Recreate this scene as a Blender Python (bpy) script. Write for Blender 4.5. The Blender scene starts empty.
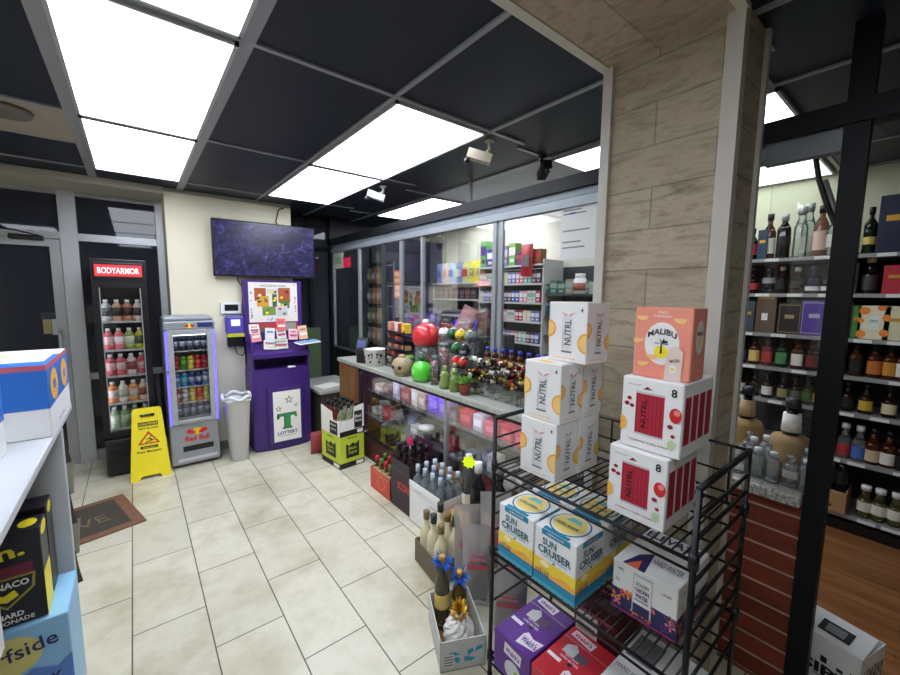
import bpy, bmesh, math, random
from mathutils import Vector, Matrix
random.seed(7)
sc = bpy.context.scene
col = sc.collection
# ------------------------------------------------------------------ camera
YAW, PITCH, ROLL, FPX = 0.6748128637, 0.1075573617, 0.0099492501, 394.89
CAM = Vector((0.0, 0.0, 1.6))
_f = Vector((math.sin(YAW)*math.cos(PITCH), math.cos(YAW)*math.cos(PITCH), -math.sin(PITCH)))
_r = Vector((math.cos(YAW), -math.sin(YAW), 0))
_u = _r.cross(_f)
_r2 = _r*math.cos(ROLL) + _u*math.sin(ROLL)
_u2 = -_r*math.sin(ROLL) + _u*math.cos(ROLL)
cd = bpy.data.cameras.new('camera'); cam = bpy.data.objects.new('camera', cd); col.objects.link(cam)
cd.sensor_width = 36; cd.lens = FPX/900*36; cd.clip_start = 0.02; cd.clip_end = 100
cam.matrix_world = Matrix(((_r2.x, _u2.x, -_f.x, CAM.x), (_r2.y, _u2.y, -_f.y, CAM.y), (_r2.z, _u2.z, -_f.z, CAM.z), (0, 0, 0, 1)))
sc.camera = cam
def at(px, py, ax, val):
    """point of the real plane (axis = value, metres) seen at a photo position"""
    d = _r2*((px-450)/FPX) - _u2*((py-337.5)/FPX) + _f
    i = 'xyz'.index(ax)
    return CAM + d*((val-CAM[i])/d[i])
def pxx(p):
    d = p-CAM; return 450+FPX*d.dot(_r2)/max(d.dot(_f), .01)
# ------------------------------------------------------------------ world, exposure
w = bpy.data.worlds.new('night'); sc.world = w; w.use_nodes = True
w.node_tree.nodes['Background'].inputs[0].default_value = (0.10, 0.12, 0.17, 1)
w.node_tree.nodes['Background'].inputs[1].default_value = 0.12
sc.view_settings.view_transform = 'Standard'; sc.view_settings.look = 'None'
sc.view_settings.exposure = 0.95; sc.view_settings.gamma = 1.0
sc.cycles.transparent_max_bounces = 24
sc.cycles.max_bounces = 8
PANEL_W = 5.0          # emission of the ceiling panels
# ------------------------------------------------------------------ materials
def lin(c):
    return tuple((x/12.92 if x <= .04045 else ((x+.055)/1.055)**2.4) for x in (v/255 for v in c))
_mc = {}
def mat(c, rough=.5, metal=0, emit=0, spec=.5, coat=0, noise=0, nscale=8):
    k = (c, rough, metal, emit, spec, coat, noise, nscale)
    if k in _mc: return _mc[k]
    m = bpy.data.materials.new('finish'); m.use_nodes = True; nt = m.node_tree; b = nt.nodes['Principled BSDF']
    L = lin(c)
    b.inputs['Base Color'].default_value = (*L, 1); b.inputs['Roughness'].default_value = rough
    b.inputs['Metallic'].default_value = metal; b.inputs['Specular IOR Level'].default_value = spec
    b.inputs['Coat Weight'].default_value = coat
    if emit:
        b.inputs['Emission Color'].default_value = (*L, 1); b.inputs['Emission Strength'].default_value = emit
    # procedural variation of the surface itself
    tc = nt.nodes.new('ShaderNodeTexCoord'); n = nt.nodes.new('ShaderNodeTexNoise'); n.inputs['Scale'].default_value = nscale
    mx = nt.nodes.new('ShaderNodeMix'); mx.data_type = 'RGBA'
    a = noise if noise else .06
    mx.inputs[6].default_value = (*[x*(1-a) for x in L], 1); mx.inputs[7].default_value = (*[min(1, x*(1+a)) for x in L], 1)
    nt.links.new(tc.outputs['Object'], n.inputs['Vector']); nt.links.new(n.outputs[0], mx.inputs[0])
    nt.links.new(mx.outputs[2], b.inputs['Base Color'])
    _mc[k] = m
    return m
def glassy(tint=(255, 255, 255), body=.0, bodyc=(230, 235, 235), refl=1.0, rough=.02):
    k = ('g', tint, body, bodyc, refl, rough)
    if k in _mc: return _mc[k]
    m = bpy.data.materials.new('glass'); m.use_nodes = True; nt = m.node_tree; N = nt.nodes; N.clear()
    out = N.new('ShaderNodeOutputMaterial'); tr = N.new('ShaderNodeBsdfTransparent'); gl = N.new('ShaderNodeBsdfGlossy')
    df = N.new('ShaderNodeBsdfDiffuse'); m1 = N.new('ShaderNodeMixShader'); m2 = N.new('ShaderNodeMixShader'); fr = N.new('ShaderNodeFresnel')
    mu = N.new('ShaderNodeMath'); mu.operation = 'MULTIPLY'; mu.inputs[1].default_value = refl
    tr.inputs[0].default_value = (*lin(tint), 1); df.inputs[0].default_value = (*lin(bodyc), 1)
    gl.inputs['Roughness'].default_value = rough; fr.inputs[0].default_value = 1.45
    nt.links.new(tr.outputs[0], m1.inputs[1]); nt.links.new(df.outputs[0], m1.inputs[2]); m1.inputs[0].default_value = body
    nt.links.new(fr.outputs[0], mu.inputs[0]); nt.links.new(mu.outputs[0], m2.inputs[0])
    nt.links.new(m1.outputs[0], m2.inputs[1]); nt.links.new(gl.outputs[0], m2.inputs[2]); nt.links.new(m2.outputs[0], out.inputs[0])
    _mc[k] = m
    return m
def nodes_mat(name):
    m = bpy.data.materials.new(name); m.use_nodes = True
    return m, m.node_tree, m.node_tree.nodes['Principled BSDF']
def N(nt, t, **kw):
    n = nt.nodes.new(t)
    for k, v in kw.items(): setattr(n, k, v)
    return n
def ramp(nt, stops):
    r = N(nt, 'ShaderNodeValToRGB'); e = r.color_ramp.elements
    e[0].position, e[0].color = stops[0][0], (*lin(stops[0][1]), 1)
    e[1].position, e[1].color = stops[-1][0], (*lin(stops[-1][1]), 1)
    for p, c in stops[1:-1]:
        q = e.new(p); q.color = (*lin(c), 1)
    return r
def m_tile():
    m, nt, b = nodes_mat('cream floor tile'); L = nt.links
    g = N(nt, 'ShaderNodeNewGeometry'); mp = N(nt, 'ShaderNodeMapping')
    mp.inputs['Rotation'].default_value = (0, 0, math.pi/2)          # bricks run along y
    # brick u = world y, v = -world x
    mp.inputs['Location'].default_value = (0, 0, 0)
    sep = N(nt, 'ShaderNodeSeparateXYZ'); cmb = N(nt, 'ShaderNodeCombineXYZ')
    ax = N(nt, 'ShaderNodeMath', operation='ADD'); ax.inputs[1].default_value = 0.612*10 - 2.23 + .612*0
    ay = N(nt, 'ShaderNodeMath', operation='ADD'); ay.inputs[1].default_value = 0.2955*20 - .79
    L.new(g.outputs['Position'], sep.inputs[0]); L.new(sep.outputs[1], ax.inputs[0]); L.new(sep.outputs[0], ay.inputs[0])
    L.new(ax.outputs[0], cmb.inputs[0]); L.new(ay.outputs[0], cmb.inputs[1])
    br = N(nt, 'ShaderNodeTexBrick'); br.offset = .5; br.offset_frequency = 2; br.squash = 1
    br.inputs['Scale'].default_value = 1; br.inputs['Brick Width'].default_value = .612; br.inputs['Row Height'].default_value = .2955
    br.inputs['Mortar Size'].default_value = .003; br.inputs['Mortar Smooth'].default_value = .1; br.inputs['Bias'].default_value = 0
    br.inputs['Color1'].default_value = (*lin((213, 209, 188)), 1); br.inputs['Color2'].default_value = (*lin((203, 199, 178)), 1)
    br.inputs['Mortar'].default_value = (*lin((88, 84, 72)), 1)
    L.new(cmb.outputs[0], br.inputs['Vector'])
    no = N(nt, 'ShaderNodeTexNoise'); no.inputs['Scale'].default_value = 2.2; no.inputs['Detail'].default_value = 9; no.inputs['Roughness'].default_value = .65
    L.new(g.outputs['Position'], no.inputs['Vector'])
    rp = ramp(nt, [(.3, (214, 208, 192)), (.55, (255, 255, 255)), (.75, (232, 228, 214))])
    L.new(no.outputs[0], rp.inputs[0])
    mu = N(nt, 'ShaderNodeMix', data_type='RGBA', blend_type='MULTIPLY'); mu.inputs[0].default_value = 1
    L.new(br.outputs[0], mu.inputs[6]); L.new(rp.outputs[0], mu.inputs[7]); L.new(mu.outputs[2], b.inputs['Base Color'])
    b.inputs['Roughness'].default_value = .32
    bp = N(nt, 'ShaderNodeBump'); bp.inputs['Strength'].default_value = .25; bp.inputs['Distance'].default_value = .002
    iv = N(nt, 'ShaderNodeMath', operation='SUBTRACT'); iv.inputs[0].default_value = 1; L.new(br.outputs['Fac'], iv.inputs[1])
    L.new(iv.outputs[0], bp.inputs['Height']); L.new(bp.outputs[0], b.inputs['Normal'])
    return m
def m_wood(c1, c2, plank=.12, rough=.4, along='y'):
    m, nt, b = nodes_mat('wood'); L = nt.links
    g = N(nt, 'ShaderNodeNewGeometry'); mp = N(nt, 'ShaderNodeMapping')
    mp.inputs['Scale'].default_value = (9, .7, 1) if along == 'y' else ((.7, 9, 9) if along == 'x' else (14, 14, 1.2))
    L.new(g.outputs['Position'], mp.inputs[0])
    no = N(nt, 'ShaderNodeTexNoise'); no.inputs['Scale'].default_value = 2.5; no.inputs['Detail'].default_value = 6; no.inputs['Distortion'].default_value = .8
    L.new(mp.outputs[0], no.inputs['Vector'])
    r = ramp(nt, [(.3, c1), (.7, c2)]); L.new(no.outputs[0], r.inputs[0])
    if plank:
        br = N(nt, 'ShaderNodeTexBrick'); br.inputs['Scale'].default_value = 1; br.inputs['Brick Width'].default_value = 1.2
        br.inputs['Row Height'].default_value = plank; br.inputs['Mortar Size'].default_value = .0012
        br.inputs['Color1'].default_value = (1, 1, 1, 1); br.inputs['Color2'].default_value = (.8, .78, .75, 1); br.inputs['Mortar'].default_value = (.4, .35, .3, 1)
        sw = N(nt, 'ShaderNodeMapping'); sw.inputs['Rotation'].default_value = (0, 0, math.pi/2); L.new(g.outputs['Position'], sw.inputs[0]); L.new(sw.outputs[0], br.inputs['Vector'])
        mu = N(nt, 'ShaderNodeMix', data_type='RGBA', blend_type='MULTIPLY'); mu.inputs[0].default_value = 1
        L.new(r.outputs[0], mu.inputs[6]); L.new(br.outputs[0], mu.inputs[7]); L.new(mu.outputs[2], b.inputs['Base Color'])
    else: L.new(r.outputs[0], b.inputs['Base Color'])
    b.inputs['Roughness'].default_value = rough
    return m
def m_brick(c1, c2, cm, bw, rh, mortar, streak=False, rough=.7, voff=0, uaxis=1, vaxis=2, sc_=(3, 3, 14)):
    m, nt, b = nodes_mat('masonry'); L = nt.links
    g = N(nt, 'ShaderNodeNewGeometry'); sep = N(nt, 'ShaderNodeSeparateXYZ'); cmb = N(nt, 'ShaderNodeCombineXYZ')
    L.new(g.outputs['Position'], sep.inputs[0])
    ad = N(nt, 'ShaderNodeMath', operation='ADD'); ad.inputs[1].default_value = 10*rh+voff
    if uaxis == 'xy':
        s = N(nt, 'ShaderNodeMath', operation='ADD'); L.new(sep.outputs[0], s.inputs[0]); L.new(sep.outputs[1], s.inputs[1]); L.new(s.outputs[0], cmb.inputs[0])
    else: L.new(sep.outputs[uaxis], cmb.inputs[0])
    L.new(sep.outputs[vaxis], ad.inputs[0]); L.new(ad.outputs[0], cmb.inputs[1])
    br = N(nt, 'ShaderNodeTexBrick'); br.inputs['Scale'].default_value = 1; br.inputs['Brick Width'].default_value = bw; br.inputs['Row Height'].default_value = rh
    br.inputs['Mortar Size'].default_value = mortar; br.inputs['Mortar Smooth'].default_value = .3
    br.inputs['Color1'].default_value = (*lin(c1), 1); br.inputs['Color2'].default_value = (*lin(c2), 1); br.inputs['Mortar'].default_value = (*lin(cm), 1)
    L.new(cmb.outputs[0], br.inputs['Vector'])
    mp = N(nt, 'ShaderNodeMapping'); mp.inputs['Scale'].default_value = sc_; L.new(g.outputs['Position'], mp.inputs[0])
    no = N(nt, 'ShaderNodeTexNoise'); no.inputs['Scale'].default_value = 1.8; no.inputs['Detail'].default_value = 8; no.inputs['Distortion'].default_value = .5 if streak else .2; no.inputs['Roughness'].default_value = .75
    L.new(mp.outputs[0], no.inputs['Vector'])
    rp = ramp(nt, [(.32, (176, 170, 160)), (.5, (248, 244, 238)), (.68, (200, 194, 184))]) if streak else ramp(nt, [(.3, (190, 190, 190)), (.7, (255, 255, 255))])
    L.new(no.outputs[0], rp.inputs[0])
    mu = N(nt, 'ShaderNodeMix', data_type='RGBA', blend_type='MULTIPLY'); mu.inputs[0].default_value = 1
    L.new(br.outputs[0], mu.inputs[6]); L.new(rp.outputs[0], mu.inputs[7]); L.new(mu.outputs[2], b.inputs['Base Color'])
    b.inputs['Roughness'].default_value = rough
    bp = N(nt, 'ShaderNodeBump'); bp.inputs['Strength'].default_value = .4; bp.inputs['Distance'].default_value = .004
    L.new(no.outputs[0], bp.inputs['Height']); L.new(bp.outputs[0], b.inputs['Normal'])
    return m
def m_noise(c1, c2, scale, rough=.5, detail=6, lo=.35, hi=.65):
    m, nt, b = nodes_mat('speckle'); L = nt.links
    g = N(nt, 'ShaderNodeNewGeometry'); no = N(nt, 'ShaderNodeTexNoise'); no.inputs['Scale'].default_value = scale; no.inputs['Detail'].default_value = detail
    L.new(g.outputs['Position'], no.inputs['Vector']); r = ramp(nt, [(lo, c1), (hi, c2)]); L.new(no.outputs[0], r.inputs[0])
    L.new(r.outputs[0], b.inputs['Base Color']); b.inputs['Roughness'].default_value = rough
    return m
def m_screen():
    m, nt, b = nodes_mat('dim camera feed'); L = nt.links
    tc = N(nt, 'ShaderNodeTexCoord'); mp = N(nt, 'ShaderNodeMapping'); mp.inputs['Scale'].default_value = (4.5, 3, 6)
    L.new(tc.outputs['Object'], mp.inputs[0])
    no = N(nt, 'ShaderNodeTexNoise'); no.inputs['Scale'].default_value = 2.2; no.inputs['Detail'].default_value = 9; no.inputs['Roughness'].default_value = .7; no.inputs['Distortion'].default_value = 1.5
    L.new(mp.outputs[0], no.inputs['Vector'])
    r = ramp(nt, [(.36, (8, 7, 24)), (.52, (30, 27, 66)), (.62, (56, 50, 108)), (.78, (130, 120, 190))]); L.new(no.outputs[0], r.inputs[0])
    b.inputs['Base Color'].default_value = (.01, .01, .02, 1); b.inputs['Roughness'].default_value = .25
    L.new(r.outputs[0], b.inputs['Emission Color']); b.inputs['Emission Strength'].default_value = .7
    return m
# ------------------------------------------------------------------ mesh building
_tc = {}
def text_geo(s, bold=.012):
    k = (s, bold)
    if k in _tc: return _tc[k]
    c = bpy.data.curves.new('t', 'FONT'); c.body = s; c.size = 1; c.offset = bold; c.resolution_u = 2; c.align_x = 'LEFT'
    o = bpy.data.objects.new('t', c); col.objects.link(o)
    me = o.to_mesh()
    vs = [tuple(v.co[:2]) for v in me.vertices]; fs = [tuple(p.vertices) for p in me.polygons]
    o.to_mesh_clear(); bpy.data.objects.remove(o); bpy.data.curves.remove(c)
    if vs:
        x0 = min(v[0] for v in vs); x1 = max(v[0] for v in vs); y0 = min(v[1] for v in vs); y1 = max(v[1] for v in vs)
        vs = [((x-x0)/(x1-x0)-.5, (y-y0)/(y1-y0)-.5) for x, y in vs]; asp = (x1-x0)/(y1-y0)
    else: asp = 1
    _tc[k] = (vs, fs, asp)
    return _tc[k]
class Face:
    """a flat side of a mesh on which prints are laid: origin, right, up"""
    def __init__(s, mb, o, u, v): s.mb = mb; s.o = Vector(o); s.u = Vector(u).normalized(); s.v = Vector(v).normalized(); s.n = s.u.cross(s.v); s.c = 0
    def P(s, x, y, k): return s.o + s.u*x + s.v*y + s.n*(.0007*k+.00004*s.c)
    def poly(s, pts, m, k=1): s.c += 1; s.mb.add([s.P(x, y, k) for x, y in pts], [tuple(range(len(pts)))], m); return s
    def rect(s, x0, x1, y0, y1, m, k=1): return s.poly([(x0, y0), (x1, y0), (x1, y1), (x0, y1)], m, k)
    def ell(s, cx, cy, rx, ry, m, k=1, n=24, a0=0, a1=2*math.pi):
        return s.poly([(cx+rx*math.cos(a0+(a1-a0)*i/n), cy+ry*math.sin(a0+(a1-a0)*i/n)) for i in range(n)], m, k)
    def ring(s, cx, cy, rx, ry, t, m, k=1, n=24):
        for i in range(n):
            a, b = 2*math.pi*i/n, 2*math.pi*(i+1)/n
            s.poly([(cx+rx*math.cos(a), cy+ry*math.sin(a)), (cx+rx*math.cos(b), cy+ry*math.sin(b)), (cx+(rx-t)*math.cos(b), cy+(ry-t)*math.sin(b)), (cx+(rx-t)*math.cos(a), cy+(ry-t)*math.sin(a))], m, k)
        return s
    def text(s, t, cx, cy, h, m, w=None, k=2, rot=0, bold=.012, arc=0):
        s.c += 1; vs, fs, asp = text_geo(t, bold); W = w if w else h*asp
        c, d = math.cos(rot), math.sin(rot); out = []
        for x, y in vs:
            X, Y = x*W, y*h
            if arc: Y -= arc*(X/(W/2))**2
            out.append(s.P(cx+X*c-Y*d, cy+X*d+Y*c, k))
        s.mb.add(out, fs, m); return s
    def star(s, cx, cy, r, m, k=1, inner=.42, n=5):
        return s.poly([(cx+(r if i % 2 == 0 else r*inner)*math.sin(math.pi*i/n), cy+(r if i % 2 == 0 else r*inner)*math.cos(math.pi*i/n)) for i in range(2*n)], m, k)
_rb = {}
class MB:
    def __init__(s): s.v = []; s.f = []; s.m = []; s.sm = []; s.mats = []
    def add(s, vs, fs, m, smooth=False):
        if m not in s.mats: s.mats.append(m)
        i = s.mats.index(m); b = len(s.v)
        s.v += [tuple(v) for v in vs]
        for f in fs: s.f.append(tuple(b+k for k in f)); s.m.append(i); s.sm.append(smooth)
        return s
    def box(s, x0, x1, y0, y1, z0, z1, m):
        vs = [(x, y, z) for z in (z0, z1) for y in (y0, y1) for x in (x0, x1)]
        return s.add(vs, [(0, 2, 3, 1), (4, 5, 7, 6), (0, 1, 5, 4), (2, 6, 7, 3), (0, 4, 6, 2), (1, 3, 7, 5)], m)
    def obox(s, c, ax, ay, az, m):
        c, ax, ay, az = map(Vector, (c, ax, ay, az))
        vs = [c+ax*i+ay*j+az*k for k in (-1, 1) for j in (-1, 1) for i in (-1, 1)]
        return s.add(vs, [(0, 2, 3, 1), (4, 5, 7, 6), (0, 1, 5, 4), (2, 6, 7, 3), (0, 4, 6, 2), (1, 3, 7, 5)], m)
    def rbox(s, x0, x1, y0, y1, z0, z1, m, r=.01, seg=2):
        bm = bmesh.new(); bmesh.ops.create_cube(bm, size=1)
        for v in bm.verts: v.co = Vector(((x0+x1)/2+v.co.x*(x1-x0), (y0+y1)/2+v.co.y*(y1-y0), (z0+z1)/2+v.co.z*(z1-z0)))
        bmesh.ops.bevel(bm, geom=list(bm.edges), offset=min(r, .49*min(x1-x0, y1-y0, z1-z0)), segments=seg, affect='EDGES', profile=.5)
        bm.verts.index_update(); s.add([v.co[:] for v in bm.verts], [tuple(v.index for v in f.verts) for f in bm.faces], m); bm.free(); return s
    def lathe(s, prof, m, c=(0, 0, 0), n=14, sq=0, smooth=True, rot=0, sx=1, sy=1):
        vs = []; fs = []
        for r, z in prof:
            for i in range(n):
                a = 2*math.pi*(i+.5)/n+rot; x, y = math.cos(a), math.sin(a)
                if sq:
                    k = max(abs(x), abs(y)); q = 1/k; x, y = x*(1+(q-1)*sq), y*(1+(q-1)*sq)
                vs.append((c[0]+x*r*sx, c[1]+y*r*sy, c[2]+z))
        for j in range(len(prof)-1):
            for i in range(n): fs.append((j*n+i, j*n+(i+1) % n, (j+1)*n+(i+1) % n, (j+1)*n+i))
        if prof[0][0] > 1e-4: fs.append(tuple(reversed(range(n))))
        if prof[-1][0] > 1e-4: fs.append(tuple((len(prof)-1)*n+i for i in range(n)))
        return s.add(vs, fs, m, smooth)
    def ball(s, c, r, m, rz=None, n=14, k=8, z0=-1, z1=1):
        rz = rz or r; a0, a1 = math.asin(z0), math.asin(z1)
        return s.lathe([(max(1e-5, r*math.cos(a0+(a1-a0)*j/k)), rz*math.sin(a0+(a1-a0)*j/k)) for j in range(k+1)], m, c, n)
    def tube(s, pts, r, m, n=6, r1=None):
        pts = [Vector(p) for p in pts]; vs = []; fs = []; prev = None
        for i, p in enumerate(pts):
            d = ((pts[min(i+1, len(pts)-1)]-p).normalized()+(p-pts[max(i-1, 0)]).normalized())
            d = d.normalized() if d.length > 1e-6 else Vector((0, 0, 1))
            if prev is None: a = d.orthogonal().normalized()
            else: a = (prev-d*prev.dot(d)).normalized()
            prev = a; b = d.cross(a); rr = r if r1 is None else r+(r1-r)*i/(len(pts)-1)
            for k in range(n): t = 2*math.pi*k/n; vs.append(p+a*math.cos(t)*rr+b*math.sin(t)*rr)
        for j in range(len(pts)-1):
            for i in range(n): fs.append((j*n+i, j*n+(i+1) % n, (j+1)*n+(i+1) % n, (j+1)*n+i))
        fs.append(tuple(reversed(range(n)))); fs.append(tuple((len(pts)-1)*n+i for i in range(n)))
        return s.add(vs, fs, m, True)
    def prism(s, pts, z0, z1, m):
        n = len(pts); vs = [(x, y, z0) for x, y in pts]+[(x, y, z1) for x, y in pts]
        return s.add(vs, [tuple(reversed(range(n))), tuple(range(n, 2*n))]+[(i, (i+1) % n, n+(i+1) % n, n+i) for i in range(n)], m)
    def pillow(s, w, h, t, m, nx=8, nz=10, seed=0, crimp=.04):
        """a sealed bag standing in the xz plane, bulging along y"""
        rn = random.Random(seed); H = {}
        for j in range(nz+1):
            for i in range(nx+1): H[i, j] = rn.uniform(-1, 1)
        vs = []; fs = []
        for side in (-1, 1):
            for j in range(nz+1):
                for i in range(nx+1):
                    u, v = i/nx, j/nz
                    b = (math.sin(math.pi*u)**.6 if 0 < i < nx else 0)*(math.sin(math.pi*v)**.6 if 0 < j < nz else 0)
                    vs.append(((u-.5)*w*(1-.06*math.sin(math.pi*v)), side*(t/2*b*(1+.25*H[i, j])+.0008), v*h))
        q = (nx+1)*(nz+1)
        for sd in (0, 1):
            for j in range(nz):
                for i in range(nx):
                    a = sd*q+j*(nx+1)+i; f = (a, a+1, a+nx+2, a+nx+1); fs.append(f if sd == 0 else tuple(reversed(f)))
        return s.add(vs, fs, m, True)
    # sides of a box standing with its front at y=y0, seen from -y
    def front(s, x0, y0, z0): return Face(s, (x0, y0, z0), (1, 0, 0), (0, 0, 1))
    def right(s, x1, y0, z0): return Face(s, (x1, y0, z0), (0, 1, 0), (0, 0, 1))
    def left(s, x0, y1, z0): return Face(s, (x0, y1, z0), (0, -1, 0), (0, 0, 1))
    def top(s, x0, y0, z1): return Face(s, (x0, y0, z1), (1, 0, 0), (0, 1, 0))
    def mesh(s, name):
        me = bpy.data.meshes.new(name); me.from_pydata(s.v, [], s.f)
        for m in s.mats: me.materials.append(m)
        me.polygons.foreach_set('material_index', s.m); me.polygons.foreach_set('use_smooth', s.sm)
        me.update(); return me
    def build(s, name, parent=None, loc=None, label=None):
        o = bpy.data.objects.new(name, s.mesh(name)); col.objects.link(o)
        if parent is not None: o.parent = parent
        if loc is not None: o.location = loc
        if label: o['label'] = label
        return o
REG = []
def tag(o, label, cat, group=None, kind=None):
    o['label'] = label; o['category'] = cat
    if group: o['group'] = group
    if kind: o['kind'] = kind
    REG.append(o); return o
def struct(o, label=None):
    o['kind'] = 'structure'
    if label: o['label'] = label
    return o
def thing(name, label, cat, loc, rz=0, group=None, rx=0, ry=0):
    o = bpy.data.objects.new(name, None); col.objects.link(o); o.empty_display_size = .05
    o.location = loc; o.rotation_euler = (rx, ry, rz); return tag(o, label, cat, group)
def dup(src, loc, rz=None, label=None, group=None, rot=None):
    c = src.copy(); col.objects.link(c); c.location = loc
    if rz is not None: c.rotation_euler = (0, 0, rz)
    if rot is not None: c.rotation_euler = rot
    if label: c['label'] = label
    if group: c['group'] = group
    for ch in src.children:
        d = ch.copy(); col.objects.link(d); d.parent = c
        for g in ch.children:
            e = g.copy(); col.objects.link(e); e.parent = d
    REG.append(c); return c
ORD = ['leftmost', 'second from left', 'third from left', 'fourth from left', 'fifth from left', 'sixth from left', 'seventh from left', 'eighth from left', 'ninth from left', 'tenth from left']
LONG = []
def finish_labels():
    by = {}
    for o in REG: by.setdefault(o['label'], []).append(o)
    for lb, os_ in by.items():
        if len(os_) < 2: continue
        os_.sort(key=lambda o: pxx(o.matrix_world.translation if o.parent else Vector(o.location)))
        n = len(os_)
        for i, o in enumerate(os_):
            if n == 2: s = 'the left one' if i == 0 else 'the right one'
            elif i == n-1: s = 'rightmost'
            elif i < len(ORD): s = ORD[i]
            elif n-1-i < len(ORD): s = ORD[n-1-i].replace('left', 'right')
            else: s = 'in the middle of the row'
            o['label'] = lb+', '+s
PI = math.pi
# ------------------------------------------------------------------ colours
WHITE = mat((236, 236, 232), .45); BLACK = mat((14, 14, 16), .35); DARK = mat((28, 29, 32), .5); METB = mat((20, 20, 22), .38, .3)
ALU = mat((176, 178, 180), .35, .6); SILV = mat((190, 192, 194), .4, .3); GLASS = glassy(refl=.9); CLEAR = glassy((238, 243, 243), .14)
CARD = mat((172, 132, 88), .8, noise=.12); PAPER = mat((240, 238, 230), .7); INK = mat((26, 26, 30), .6); GOLD = mat((206, 160, 60), .35, .6)
RED = mat((200, 30, 38), .45); YEL = mat((246, 226, 40), .45); GRN = mat((40, 150, 70), .5); BLUE = mat((36, 96, 190), .45); PURP = mat((74, 38, 130), .45)
ORANGE = mat((240, 150, 50), .5); PINK = mat((232, 130, 150), .5); TEAL = mat((40, 160, 185), .5); BROWN = mat((92, 52, 30), .5); AMBER = glassy((196, 110, 40), .45, (120, 58, 18))
# ================================================================== STRUCTURE
CZ = 2.535
b = MB(); b.box(-1.9, 1.96, -1.4, 5.0, -.05, 0, m_tile()); struct(b.build('floor'), 'cream tile floor laid in running bond')
b = MB(); b.box(1.96, 4.3, -1.4, 5.0, -.05, 0, m_wood((116, 72, 38), (166, 112, 66), .11, .35)); struct(b.build('floor'), 'brown wood plank floor beyond the black post')
ceil_black = mat((22, 31, 48), .5, spec=.4, noise=.15, nscale=3)
b = MB(); b.box(-1.9, 4.3, -1.4, 5.0, CZ+.004, CZ+.1, ceil_black); struct(b.build('ceiling'), 'black tile ceiling')
bar = mat((150, 154, 160), .45, .1)
b = MB()
XL = [-1.42, -.81, -.2, .39, 1.03, 1.66]; YL = [-.72, .5, 1.72, 2.94, 4.16]
for x in XL:
    hw = .026 if x in (-.2, .39) else .011
    b.box(x-hw, x+hw, -1.4, 4.45 if x < 1.2 else 4.95, CZ-.006, CZ+.006, bar)
for y in YL: b.box(-1.9, 1.95, y-.011, y+.011, CZ-.005, CZ+.006, bar)
for y in (3.53,): b.box(-1.9, -.2, y-.009, y+.009, CZ-.005, CZ+.006, bar)
struct(b.build('trim_1'), 'grey ceiling grid bars')
b = MB()
for x in (2.27, 2.88, 3.49, 4.1): b.box(x-.011, x+.011, -1.4, 4.95, CZ-.005, CZ+.006, bar)
for y in (-.65, .57, 1.79, 3.12, 4.3): b.box(1.97, 4.3, y-.011, y+.011, CZ-.004, CZ+.006, bar)
struct(b.build('trim_2'), 'ceiling grid bars beyond the partition')
pale = mat((190, 200, 210), .6)
b = MB(); b.box(-.8, -.225, 2.955, 3.53, CZ-.004, CZ+.003, mat((158, 150, 138), .7, noise=.14)); struct(b.build('trim_3'), 'stained beige ceiling tile')
b = MB(); b.box(2.285, 2.865, 1.8, 3.11, CZ-.004, CZ+.003, pale); struct(b.build('trim_4'), 'pale ceiling tile behind the partition')
emi = mat((236, 242, 255), .5, emit=PANEL_W); emi2 = mat((222, 240, 236), .5, emit=PANEL_W*.3)
def light(x0, x1, y0, y1, label, e=emi, fr=.014):
    t = thing('ceiling_light', label, 'ceiling light', ((x0+x1)/2, (y0+y1)/2, CZ-.012))
    w, h = (x1-x0)/2, (y1-y0)/2
    b = MB()
    for a in ((-w, w, -h, -h+fr), (-w, w, h-fr, h), (-w, -w+fr, -h, h), (w-fr, w, -h, h)): b.box(*a, -.006, .014, SILV)
    b.build('light_frame', t)
    b = MB(); b.box(-w+fr, w-fr, -h+fr, h-fr, -.002, .008, e); b.build('diffuser', t, label='glowing white diffuser')
light(-.172, .365, 1.735, 2.925, 'big bright ceiling light panel at the upper left of the black ceiling')
light(-.172, .365, 2.955, 4.1, 'bright ceiling light panel nearest the storefront header and door')
light(1.045, 1.645, 1.735, 2.925, 'bright ceiling light panel in the middle of the ceiling beside the camera')
light(1.045, 1.645, 2.955, 4.1, 'short-looking ceiling light panel above the television side of the counter')
light(-1.4, -.83, .52, 1.7, 'ceiling light panel behind and left of the viewer over the aisle')
light(-.172, .365, -.7, .48, 'added unseen ceiling light panel directly over the viewer')  # unseen panel, added to brighten the column and box fronts
light(-.172, .365, 1.0, 1.69, 'added unseen short ceiling light panel just above and ahead of the viewer')  # extra panel above the frame, put in to lift the travertine column
light(2.29, 2.86, 3.15, 4.28, 'bright ceiling light panel seen above the partition beam at its far part')
light(2.29, 2.86, .55, 1.77, 'ceiling light panel above the partition beside the stone column')
light(2.9, 3.47, 2.8, 4.1, 'ceiling light panel above the cigarette shelves behind the glass')
light(3.51, 4.12, .6, 1.56, 'ceiling light panel over the liquor shelves in the right-hand room', emi2)
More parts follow.
